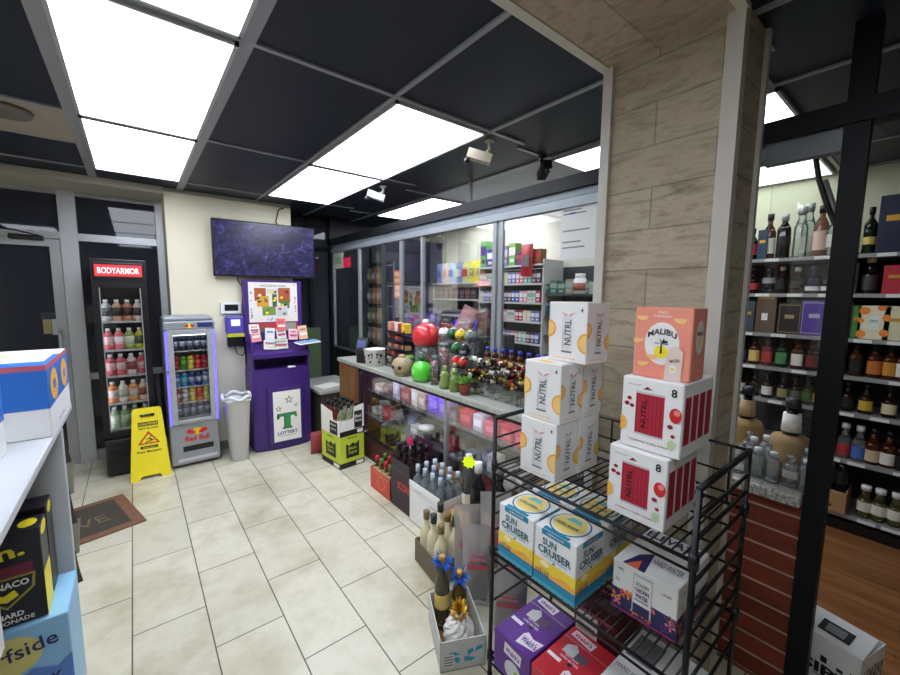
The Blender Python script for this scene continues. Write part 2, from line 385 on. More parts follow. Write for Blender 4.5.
# walls
beige = mat((226, 220, 196), .75, noise=.03, nscale=2)
b = MB(); b.box(.27, 1.38, 4.5, 4.9, 0, CZ, beige); struct(b.build('wall_front'), 'cream painted wall carrying the television')
b = MB(); b.box(-1.95, -1.9, -1.4, 5, 0, CZ, beige); struct(b.build('wall_left'))
b = MB(); b.box(-1.9, 4.3, -1.45, -1.4, 0, CZ, mat((120, 112, 100), .8)); struct(b.build('wall_back'))
b = MB(); b.box(4.15, 4.3, -1.4, 1.6, 0, CZ, beige); struct(b.build('wall_right'), 'cream wall above the liquor shelves')
b = MB(); b.box(3.6, 3.75, 1.6, 4.95, 0, CZ, mat((214, 212, 192), .75)); b.box(3.75, 4.15, 1.55, 1.6, 0, CZ, beige); struct(b.build('wall_inner'), 'cream wall behind the cigarette shelves')
b = MB(); b.box(-1.9, .27, 4.45, 5.0, 2.475, CZ, mat((176, 172, 160), .7)); struct(b.build('trim_5'), 'beige header above the storefront')
b = MB(); b.box(.2705, 1.37, 4.475, 4.5, CZ-.03, CZ, mat((150, 148, 140), .7)); b.box(.3, 1.37, 4.488, 4.5, 0, .09, mat((120, 118, 112), .7)); struct(b.build('baseboard_front'))
# exterior
b = MB(); b.box(-8, 10, 5.05, 16, -.15, -.1, m_noise((18, 18, 20), (40, 40, 42), 12, .9)); struct(b.build('ground'), 'dark asphalt outside')
b = MB(); b.box(-6, 9, 12, 12.4, -.1, 2.6, m_brick((70, 52, 44), (58, 44, 38), (80, 76, 72), .4, .14, .01, uaxis=0)); struct(b.build('wall_outside'), 'dark brick wall across the forecourt')
# storefront
def fr_box(b, x0, x1, z0, z1, m=ALU, y0=4.92, y1=4.99): b.box(x0, x1, y0, y1, z0, z1, m)
YS = 4.95
night_glass = glassy((70, 74, 84), .22, (104, 108, 124), 1.1, .03)  # grey diffuse body: hazy reflections painted in, plus scatter of dirty glass
door = MB(); fr_box(door, -1.35, -1.25, 0, 2.05); fr_box(door, -.545, -.475, 0, 2.05); fr_box(door, -1.25, -.545, 1.985, 2.05); fr_box(door, -1.25, -.545, 0, .12)
do = struct(door.build('door_1'), 'glass entrance door with aluminium frame')
g = MB(); g.box(-1.25, -.545, 4.95, 4.956, .12, 1.985, night_glass); g.build('door_glass', do)
g = MB(); g.rbox(-.78, -.57, 4.87, 4.92, 2.06-.03, 2.10-.03, BLACK, .01); g.tube([(-.6, 4.89, 2.07), (-.72, 4.75, 2.09), (-.95, 4.85, 2.11)], .007, BLACK); g.build('door_closer', do)
g = MB(); g.box(-.56, -.50, 4.88, 4.92, 1.02, 1.06, ALU); g.tube([(-.52, 4.87, .85), (-.52, 4.84, .9), (-.52, 4.84, 1.2), (-.52, 4.87, 1.25)], .012, ALU); g.build('door_handle', do)
b = MB()
fr_box(b, -.47, -.355, 0, 2.475, SILV, 4.90, 5.0)
fr_box(b, -1.9, -.47, 2.055, 2.115); fr_box(b, -1.9, -.47, 2.44, 2.475)
fr_box(b, -.355, .215, 2.05, 2.115); fr_box(b, -.355, .215, 2.44, 2.475); fr_box(b, -.355, .215, 0, .1)
fr_box(b, .215, .27, 0, 2.475, SILV, 4.88, 5.0); fr_box(b, -.355, .215, .78, .84); fr_box(b, -1.9, -1.35, 0, 2.115)
o = struct(b.build('window_1'), 'aluminium storefront frame with transom windows')
g = MB(); g.box(-1.9, -.47, 4.95, 4.956, 2.115, 2.44, night_glass); g.build('transom_glass', o)
g = MB(); g.box(-.355, .215, 4.95, 4.956, 2.115, 2.44, night_glass); g.build('transom_glass', o)
g = MB(); g.box(-.355, .215, 4.95, 4.956, .1, 2.05, night_glass); g.build('window_glass', o)
blk = mat((9, 12, 17), .45, spec=.25)
b = MB()
for x in (1.40, 1.70): fr_box(b, x, x+.05, 0, CZ, blk, 4.90, 4.99)
fr_box(b, 1.38, 1.97, .0, .42, blk); fr_box(b, 1.38, 1.97, 2.43, CZ, blk); fr_box(b, 1.38, 1.97, 2.12, 2.17, blk)
o = struct(b.build('window_2'), 'black framed window between the cream wall and partition')
g = MB(); g.box(1.4, 1.97, 4.95, 4.956, .42, 2.43, night_glass); g.build('window_glass', o)
b = MB()
for x in (2.03, 2.55, 3.05, 3.55): fr_box(b, x, x+.05, 0, CZ, blk, 4.90, 4.99)
fr_box(b, 2.03, 3.6, 0, .9, blk); fr_box(b, 2.03, 3.6, 2.2, CZ, blk)
o = struct(b.build('window_3'), 'dark window behind the glass partition')
g = MB(); g.box(2.03, 3.6, 4.95, 4.956, .9, 2.2, night_glass); g.build('window_glass', o)
b = MB(); fr_box(b, 3.52, 3.6, 0, CZ, mat((120, 124, 120), .6), 4.6, 4.9); struct(b.build('trim_6'), 'grey corner pilaster behind the partition')
# partition
PANE = glassy(refl=.42)
def bar_y(b, y0, y1, x0, x1, z0, z1, m): b.box(x0, x1, y0, y1, z0, z1, m)
b = MB(); b.box(1.96, 2.04, -1.4, 4.95, 2.20, 2.275, blk); b.box(1.96, 2.04, 4.87, 4.95, 0, CZ, blk)
struct(b.build('trim_7'), 'black partition beam')
b = MB(); b.box(1.985, 2.03, .94, 4.87, 2.16, 2.20, mat((112, 120, 126), .4, .3)); b.box(1.975, 2.02, .94, 4.87, 2.105, 2.155, mat((140, 147, 152), .4, .3)); b.box(1.985, 2.03, .28, .5, 2.12, 2.2, mat((120, 126, 134), .4, .3))
struct(b.build('trim_8'), 'silver sliding track under the beam')
pf = mat((150, 156, 158), .4, .35); pd = mat((60, 66, 72), .4, .2)
part = MB()
for y, w, m in ((4.86, .02, pf), (4.13, .02, pf), (3.58, .028, pd), (3.24, .022, pf), (2.89, .018, pf), (2.0, .018, pf), (1.94, .018, pf)):
    part.box(1.988, 2.012, y-w, y+w, .93, 2.105, m)
part.box(1.985, 2.015, .95, 4.87, .92, .945, pd)
po = struct(part.build('window_4'), 'sliding glass partition frames standing on the counter')
for y0, y1 in ((4.15, 4.84), (3.61, 4.11), (3.26, 3.55), (2.91, 3.22), (2.02, 2.87), (.96, 1.92)):
    g = MB(); g.box(1.998, 2.003, y0, y1, .945, 2.105, PANE); g.build('glass_pane', po)
# column
trav = m_brick((192, 182, 162), (176, 166, 146), (150, 141, 125), .42, .155, .004, True, .75, uaxis='xy', sc_=(2.2, 2.2, 10))
b = MB(); b.box(1.57, 1.80, .48, .94, 0, CZ, trav); struct(b.build('column'), 'travertine clad column beside the wire rack')
wt = mat((196, 192, 182), .6, noise=.08)
b = MB(); b.box(1.558, 1.60, .474, .525, 0, CZ, wt); b.box(1.785, 1.812, .466, .50, 0, CZ, wt); b.box(1.552, 1.575, .915, .955, 0, CZ, wt); struct(b.build('trim_9'), 'white corner trim of the column')
tr2 = m_brick((184, 168, 152), (172, 156, 140), (146, 134, 122), .5, .25, .003, True, .75, uaxis=0, vaxis=1, sc_=(8, 3, 3))
b = MB(); b.box(-1.9, 1.6, .50, .93, CZ-.02, CZ+.003, tr2); struct(b.build('trim_10'), 'travertine soffit strip under the ceiling')
b = MB(); b.box(-1.9, 1.575, .93, .968, CZ-.025, CZ+.003, wt); b.box(-1.9, 1.575, .47, .50, CZ-.025, CZ+.003, wt); struct(b.build('trim_11'), 'white edging of the travertine soffit')
# black post right
b = MB(); b.box(1.97, 2.035, .212, .277, 0, CZ, blk); struct(b.build('trim_12'), 'black partition post beside the brick half wall')
g = MB(); g.box(1.998, 2.003, .277, .47, .86, 2.12, GLASS); struct(g.build('window_5'), 'glass pane between column and black post')
# half wall
brk = m_brick((146, 62, 38), (124, 50, 30), (200, 172, 150), 3.0, .083, .005, False, .75, voff=.0)
b = MB(); b.box(1.98, 2.17, .279, .95, 0, .80, brk); struct(b.build('wall_half'), 'low red brick wall under the stone ledge')
ter = m_noise((120, 118, 110), (206, 204, 194), 90, .35)
b = MB(); b.rbox(1.935, 2.34, .279, .955, .80, .845, ter, .008); struct(b.build('trim_13'), 'speckled stone ledge on the brick half wall')
# ================================================================== FIXTURES
CASEG = glassy(refl=.35)
laminate = m_noise((158, 160, 150), (180, 182, 172), 60, .35)
woodgrain = m_wood((150, 108, 58), (104, 66, 32), 0, .5, along='z')
dark_in = mat((44, 40, 38), .6)
t = thing('display_counter', 'long glass fronted display counter with grey top below the glass partition', 'counter', (1.69, .97, 0))
b = MB(); b.rbox(0, .50, 0, 3.10, .875, .915, laminate, .006); b.build('countertop', t)
b = MB(); b.box(.015, .045, 2.70, 3.08, .0, .875, woodgrain); b.box(.045, .48, 3.05, 3.08, .0, .875, woodgrain); b.box(.016, .03, 2.62, 2.70, 0, .875, mat((120, 70, 34), .6)); b.build('end_panel', t, label='wood grain end panel')
b = MB(); b.box(.02, .46, 0, 2.62, 0, .20, mat((70, 30, 26), .6)); b.build('base', t, label='dark red base')
b = MB()
for y in (.0, 1.20, 2.585): b.box(.02, .045, y, y+.03, .2, .875, DARK if y != 1.20 else ALU)
b.box(.02, .045, 0, 2.62, .85, .875, BLACK); b.box(.02, .045, 0, 2.62, .2, .225, BLACK); b.build('frame', t)
b = MB(); b.box(.028, .033, .03, 1.20, .225, .85, CASEG); b.box(.028, .033, 1.23, 2.585, .225, .85, CASEG); b.build('glass_front', t)
b = MB(); b.box(.06, .44, .01, 2.6, .41, .418, glassy((225, 240, 235), .12)); b.box(.10, .44, .01, 2.6, .64, .648, glassy((225, 240, 235), .12)); b.build('glass_shelf', t)
b = MB(); b.box(.45, .47, 0, 2.62, .2, .875, mat((60, 58, 58), .6)); b.build('back_panel', t)
b = MB(); b.box(.06, .085, .05, 2.55, .862, .872, mat((226, 224, 255), .5, emit=10)); b.build('light_strip', t, label='glowing violet white light strip')
t = thing('wall_ledge', 'small grey laminate ledge between lottery kiosk and counter end', 'ledge', (1.5, 4.08, 0))
b = MB(); b.box(0, .5, .02, .8, .52, .55, laminate); b.build('ledge_top', t)
b = MB(); b.box(.03, .48, .05, .78, 0, .52, mat((70, 62, 56), .7)); b.build('cabinet', t)
o = MB(); o.box(-.13, .13, 0, .004, 0, .20, PAPER); pp = o.build('paper_sheet', loc=(1.72, 4.25, .552)); pp.rotation_euler = (-PI/2+.02, 0, .3)
tag(pp, 'white paper sheet lying on the small grey ledge', 'paper')
o = MB(); o.box(0, .26, 0, .01, 0, .62, mat((70, 92, 58), .7)); tag(o.build('poster_board', loc=(1.55, 4.86, .56)), 'plain green board standing in the dark window beside the kiosk', 'board')
# ---- body drink fridge
def can(c1, c2, r=.029, h=.16, top=SILV, slim=False):
    b = MB(); b.lathe([(r*.75, 0), (r, .008), (r, h*.32)], mat(c1, .3, .2), n=12); b.lathe([(r, h*.32), (r, h*.68)], mat(c2, .3, .2), n=12)
    b.lathe([(r, h*.68), (r, h-.014), (r*.78, h-.002), (r*.74, h)], mat(c1, .3, .2), n=12); b.lathe([(r*.74, h), (r*.7, h-.003)], top, n=12)
    return b
def pet(c1, c2, r=.034, h=.19):
    b = MB(); b.lathe([(r*.8, 0), (r, .01), (r, h*.25)], mat(c1, .3), n=12); b.lathe([(r*1.01, h*.25), (r*1.01, h*.62)], mat(c2, .4), n=12)
    b.lathe([(r, h*.62), (r*.95, h*.72), (r*.42, h*.86), (r*.4, h*.88)], mat(c1, .3), n=12); b.lathe([(r*.45, h*.88), (r*.45, h)], mat((230, 230, 232), .4), n=12)
    return b
led_w = mat((235, 240, 255), .5, emit=2.2)
t = thing('drinks_fridge', 'tall black glass door fridge with red BODYARMOR sign, left of the yellow sign', 'fridge', (-.262, 4.36, 0))
W, D, H = .362, .48, 1.87
b = MB(); b.box(0, W, .03, D, .02, .05, BLACK); b.box(0, .03, .03, D, .05, H-.14, BLACK); b.box(W-.03, W, .03, D, .05, H-.14, BLACK); b.box(0, W, D-.03, D, .05, H-.14, BLACK)
b.rbox(-.005, W+.005, 0, D, H-.19, H, BLACK, .008); b.box(0, W, .03, D, .05, .35, BLACK); b.build('cabinet', t)
b = MB(); b.rbox(.002, W-.002, -.005, .03, .02, .33, DARK, .01)
for i in range(5): b.box(.03, W-.03, -.012, -.004, .06+i*.05, .085+i*.05, BLACK)
b.build('vent_grille', t)
b = MB(); b.rbox(.015, W-.015, -.012, .002, H-.165, H-.03, BLACK, .006); f = b.front(.0, -.012, H-.165)
f.rect(.028, W-.028, .022, .115, mat((214, 40, 48), .4, emit=.55), 1); f.text('BODYARMOR', W/2, .068, .05, mat((255, 225, 225), .5, emit=.7), w=.27, k=2, bold=.008); b.build('sign', t, label='red lit sign reading BODYARMOR')
b = MB()
for x0, x1, z0, z1 in ((0, .045, .35, 1.68), (W-.045, W, .35, 1.68), (.045, W-.045, .35, .40), (.045, W-.045, 1.63, 1.68)): b.box(x0, x1, 0, .03, z0, z1, BLACK)
b.box(.045, .052, -.002, 0, .4, 1.63, ALU); b.box(W-.052, W-.045, -.002, 0, .4, 1.63, ALU)
d = b.build('door', t); g = MB(); g.box(.045, W-.045, .012, .016, .4, 1.63, GLASS); g.build('door_glass', d)
SHZ = [1.345, 1.10, .875, .635, .41]
b = MB()
for z in SHZ: b.box(.032, W-.032, .05, D-.03, z-.006, z, WHITE); b.box(.032, W-.032, .04, .05, z-.012, z+.006, SILV)
b.build('shelf', t)
b = MB(); b.box(.05, W-.05, .03, .045, 1.635, 1.65, led_w); b.box(.034, .044, .034, .05, .4, 1.62, led_w); b.build('fridge_light', t, label='white light strip inside')
rows = [[((170, 175, 170), (60, 64, 60)), ((190, 150, 120), (50, 40, 40)), ((180, 120, 90), (60, 30, 30)), ((200, 190, 180), (70, 60, 60))],
        [((196, 90, 96), (230, 190, 190)), ((226, 110, 120), (240, 225, 225)), ((150, 170, 90), (220, 225, 200)), ((210, 205, 60), (70, 90, 40))],
        [((190, 70, 80), (220, 170, 170)), ((206, 90, 100), (214, 180, 180)), ((220, 205, 200), (140, 70, 74)), ((196, 80, 92), (210, 160, 160))],
        [((222, 130, 60), (230, 215, 200)), ((222, 218, 208), (190, 190, 170)), ((224, 150, 80), (210, 190, 170)), ((230, 190, 170), (150, 60, 60))],
        [((150, 176, 140), (214, 222, 206)), ((110, 140, 90), (170, 190, 150)), ((130, 160, 120), (206, 216, 200)), ((140, 150, 120), (190, 200, 170))]]
nm = ['top', 'second', 'third', 'fourth', 'fifth']
def cname(c):
    import colorsys
    h, l, s = colorsys.rgb_to_hls(*[v/255 for v in c])
    if s < .18: return 'white' if l > .75 else 'grey' if l > .3 else 'black'
    h *= 360
    n = 'red' if h < 14 or h > 345 else 'orange' if h < 40 else 'yellow' if h < 68 else 'green' if h < 165 else 'teal' if h < 195 else 'blue' if h < 250 else 'purple' if h < 300 else 'pink'
    if n == 'orange' and l < .35: n = 'brown'
    return ('dark ' if l < .3 and n != 'brown' else 'pale ' if l > .75 else '')+n
for r, (row, z) in enumerate(zip(rows, SHZ)):
    for k, (a, c) in enumerate(row):
        for dd in (0,):
            o = pet(a, c, .036, .185).build('drink_bottle', loc=(-.262+.075+k*.071, 4.36+.09, z+.001))
            tag(o, f'{cname(a)} drink bottle with {cname(c)} label, {nm[r]} shelf of black fridge', 'bottle', f'drink bottles on the {nm[r]} shelf of the black fridge')
for k in range(4):
    o = pet((120, 110, 60), (150, 140, 80), .036, .17).build('drink_bottle', loc=(-.262+.075+k*.071, 4.36+.22, .411))
    tag(o, 'olive drink bottle at the back of the lowest fridge shelf', 'bottle', 'drink bottles at the back of the lowest black fridge shelf')
# ---- energy drink fridge
t = thing('drinks_fridge', 'small silver glass door fridge with Red Bull logo and blue light edges', 'fridge', (.186, 4.19, 0), .03)
W, D = .385, .30; body = mat((158, 162, 168), .35, .35)
b = MB(); b.rbox(0, W, .02, D, .03, .42, body, .012); b.rbox(0, .035, .02, D, .4, 1.33, body, .01); b.rbox(W-.035, W, .02, D, .4, 1.33, body, .01); b.box(.02, W-.02, D-.03, D, .4, 1.33, body)
b.prism([(0, 0)]*0 or [(0, .0), (W, .0), (W, D), (0, D)], 1.30, 1.345, body); b.rbox(.0, W, .04, D, 1.34, 1.39, body, .03, 3); b.build('cabinet', t)
b = MB(); b.rbox(-.003, W+.003, -.015, .03, 1.27, 1.345, body, .012); f = b.front(0, -.015, 1.27); f.rect(.25, .37, .018, .06, mat((40, 50, 110), .4)); f.ell(.19, .036, .022, .022, YEL, 1); f.poly([(.15, .03), (.18, .05), (.185, .03), (.17, .022)], RED, 2); f.poly([(.23, .03), (.2, .05), (.195, .03), (.21, .022)], RED, 2); b.build('header', t)
b = MB()
for x0, x1, z0, z1 in ((.02, .065, .42, 1.27), (W-.065, W-.02, .42, 1.27), (.065, W-.065, .42, .455), (.065, W-.065, 1.225, 1.27)): b.rbox(x0, x1, -.015, .02, z0, z1, mat((170, 172, 176), .4, .2), .004)
d = b.build('door', t); g = MB(); g.box(.065, W-.065, .0, .004, .455, 1.225, GLASS); g.build('door_glass', d)
b = MB(); e = mat((70, 60, 255), .5, emit=2.6); b.box(.006, .018, -.012, .0, .42, .88, e); b.box(.006, .018, -.012, 0, .92, 1.26, e); b.box(W-.018, W-.006, -.012, 0, .42, 1.26, e); b.build('light_strip', t, label='glowing blue edge light')
b = MB(); f = b.front(0, .0185, .03)
red2 = mat((206, 30, 40), .4)
f.ell(.205, .30, .034, .034, mat((246, 190, 30), .4), 1)
for sg in (-1, 1): f.poly([(.205+sg*x, z) for x, z in ((.008, .285), (.03, .31), (.05, .325), (.07, .322), (.088, .30), (.08, .298), (.07, .285), (.055, .283), (.045, .275), (.03, .278))][::sg], red2, 2)
f.text('Red Bull', .205, .235, .05, red2, w=.19, bold=.03); f.rect(.09, .33, .12, .17, BLACK, 1); f.rect(.05, .36, .03, .06, mat((205, 208, 214), .3, .3), 1); b.build('logo', t, label='red bulls with yellow disc and Red Bull lettering')
SH2 = [1.075, .90, .745, .60, .462]
b = MB()
for z in SH2: b.box(.036, W-.036, .03, D-.03, z-.005, z, WHITE)
b.build('shelf', t)
b = MB(); b.box(.07, W-.07, .03, .04, 1.215, 1.224, led_w); b.build('fridge_light', t)
rr = [[((40, 44, 80), (170, 176, 190))]*5, [((170, 30, 40), (190, 60, 60)), ((60, 150, 50), (110, 180, 60)), ((226, 210, 60), (230, 220, 110)), ((200, 40, 50), (220, 90, 90)), ((190, 40, 60), (200, 80, 90))],
      [((60, 110, 190), (150, 180, 220)), ((50, 150, 180), (110, 190, 210)), ((40, 70, 150), (170, 180, 210)), ((30, 50, 120), (180, 190, 210)), ((110, 150, 200), (220, 225, 235))],
      [((190, 60, 60), (220, 190, 190)), ((206, 208, 206), (225, 225, 225)), ((226, 196, 70), (236, 220, 140)), ((226, 120, 50), (200, 60, 50)), ((220, 210, 90), (230, 220, 140))],
      [((110, 112, 140), (180, 182, 196))]*5]
M3 = Matrix.Translation((.186, 4.19, 0)) @ Matrix.Rotation(.03, 4, 'Z')
for r, (row, z) in enumerate(zip(rr, SH2)):
    for k, (a, c) in enumerate(row):
        o = can(a, c, .025, .125).build('energy_drink_can', loc=M3 @ Vector((.083+k*.055, .075, z+.001)))
        tag(o, f'slim {cname(a)} and {cname(c)} can on {nm[r]} shelf of the silver fridge', 'can', f'energy drink cans on the {nm[r]} shelf of the silver fridge')
# ---- wet floor sign
t = thing('wet_floor_sign', 'yellow folding wet floor sign standing in front of the fridges', 'sign', (-.105, 4.25, 0), -.02)
def leaf(sg):
    b = MB(); w0, w1, h = .142, .10, .60
    def P(x, z): return (x+.14, sg*(.1*(1-z/h)+.004), z)
    out = [(-w0, 0), (-.075, 0), (-.06, .03), (.06, .03), (.075, 0), (w0, 0), (w1, h-.02), (w1-.015, h), (-w1+.015, h), (-w1, h-.02)]
    hole = [(-.045, h-.055), (-.045, h-.08), (.045, h-.08), (.045, h-.055)]
    # plate with a carrying slot: lower part, two posts and top strip
    zs = h-.08; zt = h-.05; wz = lambda z: w0+(w1-w0)*z/h
    parts = [[(-w0, 0), (-.08, 0), (-.062, .032), (.062, .032), (.08, 0), (w0, 0), (wz(zs), zs), (-wz(zs), zs)],
             [(-wz(zs), zs), (-.05, zs), (-.05, zt), (-wz(zt), zt)], [(.05, zs), (wz(zs), zs), (wz(zt), zt), (.05, zt)],
             [(-wz(zt), zt), (wz(zt), zt), (w1, h-.015), (w1-.015, h), (-w1+.015, h), (-w1, h-.015)]]
    for pl in parts:
        vs = [P(x, z) for x, z in pl]; n = len(vs); vb = [(x, y-sg*-.006, z) for x, y, z in vs]
        b.add(vs+vb, [tuple(range(n)), tuple(reversed(range(n, 2*n)))]+[(i, (i+1) % n, n+(i+1) % n, n+i) for i in range(n)], YEL)
    return b
b = leaf(-1); h = .6; f = Face(b, (.14, -.1095, 0), (1, 0, 0), (0, .1/h, 1)); rd = mat((190, 60, 30), .5)
f.rect(-.068, .07, .455, .49, INK, 2); f.text('CAUTION', 0, .4725, .02, YEL, w=.125, k=3, bold=.02); f.text('WET FLOOR', 0, .435, .02, INK, w=.14, k=2, bold=.02)
f.poly([(-.078, .30), (.078, .30), (0, .41)], rd, 1); f.poly([(-.055, .312), (.055, .312), (0, .388)], YEL, 2)
f.poly([(-.03, .32), (.035, .335), (.038, .328), (-.02, .314)], INK, 3); f.poly([(-.02, .345), (.01, .352), (.03, .33), (.02, .328), (0, .342), (-.018, .338)], INK, 3); f.ell(.012, .361, .006, .006, INK, 3, 10)
f.rect(-.06, .06, .262, .284, INK, 2); f.text('Attention', 0, .273, .012, YEL, w=.09, k=3); f.text('Piso Mojado', 0, .235, .025, INK, w=.17, k=2, bold=.02)
b.build('front_panel', t, label='printed front panel with warning triangle'); leaf(1).build('back_panel', t)
b = MB(); b.tube([(.05, 0, .595), (.23, 0, .595)], .006, YEL); b.build('hinge', t)
# ---- bin
t = thing('trash_can', 'white plastic bin with folded liner between silver fridge and lottery kiosk', 'bin', (.717, 4.17, 0), .0)
b = MB(); wp = mat((206, 206, 206), .45); b.lathe([(.085, 0), (.09, .005), (.128, .58), (.14, .6), (.138, .585), (.125, .575), (.085, .02), (.001, .012)], wp, n=20, sq=.75, sx=.80, sy=1.0); b.build('bin_body', t)
b = MB(); pts = [(.118*math.cos(a), .15*math.sin(a), .615+.014*math.sin(a*5)) for a in [2*PI*i/28 for i in range(29)]]; b.tube(pts, .016, mat((222, 222, 222), .5), n=8)
b.build('bin_liner', t, label='white liner folded over the rim')
# ---- lottery kiosk
pu = mat((66, 38, 116), .4, noise=.05); pud = mat((52, 28, 96), .5)
t = thing('lottery_kiosk', 'purple lottery kiosk with green T LOTTERY poster and play slips', 'kiosk', (1.15, 4.2, 0))
def bowed(x0, x1, yb, bow, z0, z1, b, m, n=12):
    pts = [(x0+(x1-x0)*i/n, -bow*math.sin(PI*i/n)**.8) for i in range(n+1)]+[(x1, yb), (x0, yb)]
    b.prism(pts, z0, z1, m)
b = MB(); bowed(-.285, .285, .29, .055, .02, .415, b, pu); bowed(-.285, .285, .29, .055, .42, .80, b, pu); bowed(-.275, .275, .29, .045, 0, .03, b, pud); bowed(-.28, .28, .29, .05, .80, .84, b, pu); b.build('kiosk_body', t)
b = MB(); b.rbox(-.17, .19, -.068, -.05, .06, .66, pud, .006); b.rbox(-.155, .175, -.072, -.06, .075, .645, pu, .004); f = b.front(-.115, -.073, .09)
f.rect(0, .27, 0, .52, PAPER, 1)
for sx_, sz_, r_ in ((.155, .425, .045), (.05, .34, .035), (.225, .36, .024)): f.star(sx_, sz_, r_, INK, 2); f.star(sx_, sz_, r_*.78, mat((176, 182, 90), .5), 3); f.star(sx_, sz_, r_*.5, PAPER, 4)
gT = mat((40, 150, 84), .5); f.poly([(.03, .235), (.035, .29), (.225, .29), (.23, .235), (.212, .235), (.205, .258), (.165, .258), (.165, .15), (.18, .14), (.18, .125), (.085, .125), (.085, .14), (.10, .15), (.10, .258), (.055, .258), (.048, .235)], INK, 2)
f.poly([(.045, .24), (.05, .284), (.22, .284), (.225, .24), (.216, .24), (.21, .264), (.16, .264), (.16, .146), (.175, .138), (.175, .131), (.095, .131), (.095, .138), (.11, .146), (.11, .264), (.066, .264), (.06, .24)], gT, 3)
f.text('LOTTERY', .135, .085, .035, mat((50, 60, 120), .5), w=.2, bold=.03); f.rect(.05, .22, .052, .056, mat((120, 120, 130), .5), 2); b.build('poster_door', t, label='door panel with white poster of stars, green T and LOTTERY')
b = MB(); b.box(-.28, -.26, -.02, .28, .84, 1.12, pu); b.box(.26, .28, -.02, .28, .84, 1.12, pu); b.box(-.28, .28, .2, .28, .84, 1.12, pud)
b.obox((0, .10, 1.03), (.285, 0, 0), (0, .14, .045), (0, -.004, .012), pu); b.box(-.28, .28, -.05, -.035, .955, 1.0, pu); b.rbox(.05, .12, -.06, -.02, .84, .855, WHITE, .003); b.build('slip_shelf', t)
b = MB(); b.box(-.285, .285, .20, .28, 1.1, 1.73, pu); f = b.front(-.285, .199, 1.1)
f.rect(.045, .525, .20, .61, mat((232, 228, 222), .6), 1)
rn = random.Random(3)
for i in range(30):
    a = i/30; x = .06+.45*((i*7) % 10)/10; 
    e_ = [(.06+rn.uniform(0, .012), .22+.37*rn.random()), (.505-rn.uniform(0, .012), .22+.37*rn.random()), (.07+.43*rn.random(), .215+.02*rn.random())][i % 3]
    f.poly([(e_[0]-.008, e_[1]-.006), (e_[0]+.012, e_[1]-.002), (e_[0]+.004, e_[1]+.012)], [BLUE, RED, YEL, GRN, PINK, TEAL][i % 6], 2)
for (x0, x1, z0, z1, m_) in ((.10, .21, .42, .55, mat((176, 84, 44), .5)), (.12, .235, .36, .47, mat((214, 160, 60), .5)), (.33, .45, .40, .555, mat((170, 90, 50), .5)), (.35, .44, .34, .42, mat((70, 120, 60), .5)), (.17, .30, .27, .36, mat((120, 150, 70), .5)), (.31, .42, .26, .37, mat((206, 206, 212), .5)), (.27, .315, .36, .49, mat((70, 92, 70), .5)), (.22, .33, .5, .54, mat((190, 206, 214), .5))):
    f.rect(x0, x1, z0, z1, m_, 3)
    for q in range(3): f.ell(x0+(x1-x0)*rn.uniform(.2, .8), z0+(z1-z0)*rn.uniform(.2, .8), .018, .011, rn.choice([YEL, RED, GRN, PAPER, mat((60, 40, 60), .5)]), 4, 10)
f.text('HOLIDAY FUN', .285, .575, .022, mat((90, 120, 120), .5), w=.25); f.rect(.05, .52, .10, .19, mat((196, 60, 60), .5), 1); f.rect(.30, .50, .105, .185, mat((150, 160, 140), .5), 2); f.rect(.11, .21, .10, .15, mat((110, 100, 90), .5), 2)
b.build('display_board', t, label='upper board with colourful ticket poster')
for i, (x, z, hh, c) in enumerate(((-.22, 1.12, .13, (236, 150, 160)), (-.235, 1.20, .09, (240, 236, 226)), (-.10, 1.10, .15, (222, 228, 236)), (.02, 1.14, .10, (230, 226, 224)), (.02, 1.22, .12, (226, 110, 110)), (.13, 1.12, .11, (238, 190, 206)), (.24, 1.12, .14, (240, 190, 150)), (.005, 1.035, .10, (214, 224, 206)), (-.09, 1.035, .09, (240, 232, 224)))):
    b = MB(); w_ = .045 if i < 7 else .07; b.obox((0, 0, hh/2), (w_, 0, 0), (0, .004, 0), (0, .012, hh/2), mat(c, .6)); f = b.front(-w_, -.0165, 0)
    f.rect(.01, w_*2-.01, hh*.3, hh*.5, mat((200, 90, 110) if i % 2 else (250, 240, 230), .6), 2); f.rect(.01, w_*2-.02, hh*.7, hh*.8, mat((150, 110, 120), .6), 2)
    o = b.build('play_slip', loc=(1.15+x, 4.2+.02+.10*(z-1.0), z)); o.rotation_euler = (0, .08*((i % 3)-1), 0)
    tag(o, f'{cname(c)} lottery play slip stack standing on the purple kiosk shelf', 'play slip', 'play slips on the lottery kiosk')
o = MB(); o.box(-.12, .12, -.06, .06, 0, .006, PAPER); o.box(-.1, .12, -.04, .07, .007, .011, mat((120, 150, 190), .6)); o = o.build('paper_pile', loc=(1.40, 4.13, 1.09)); o.rotation_euler = (.1, -.05, .2)
tag(o, 'loose pile of white and blue papers hanging off the right of the kiosk shelf', 'papers')
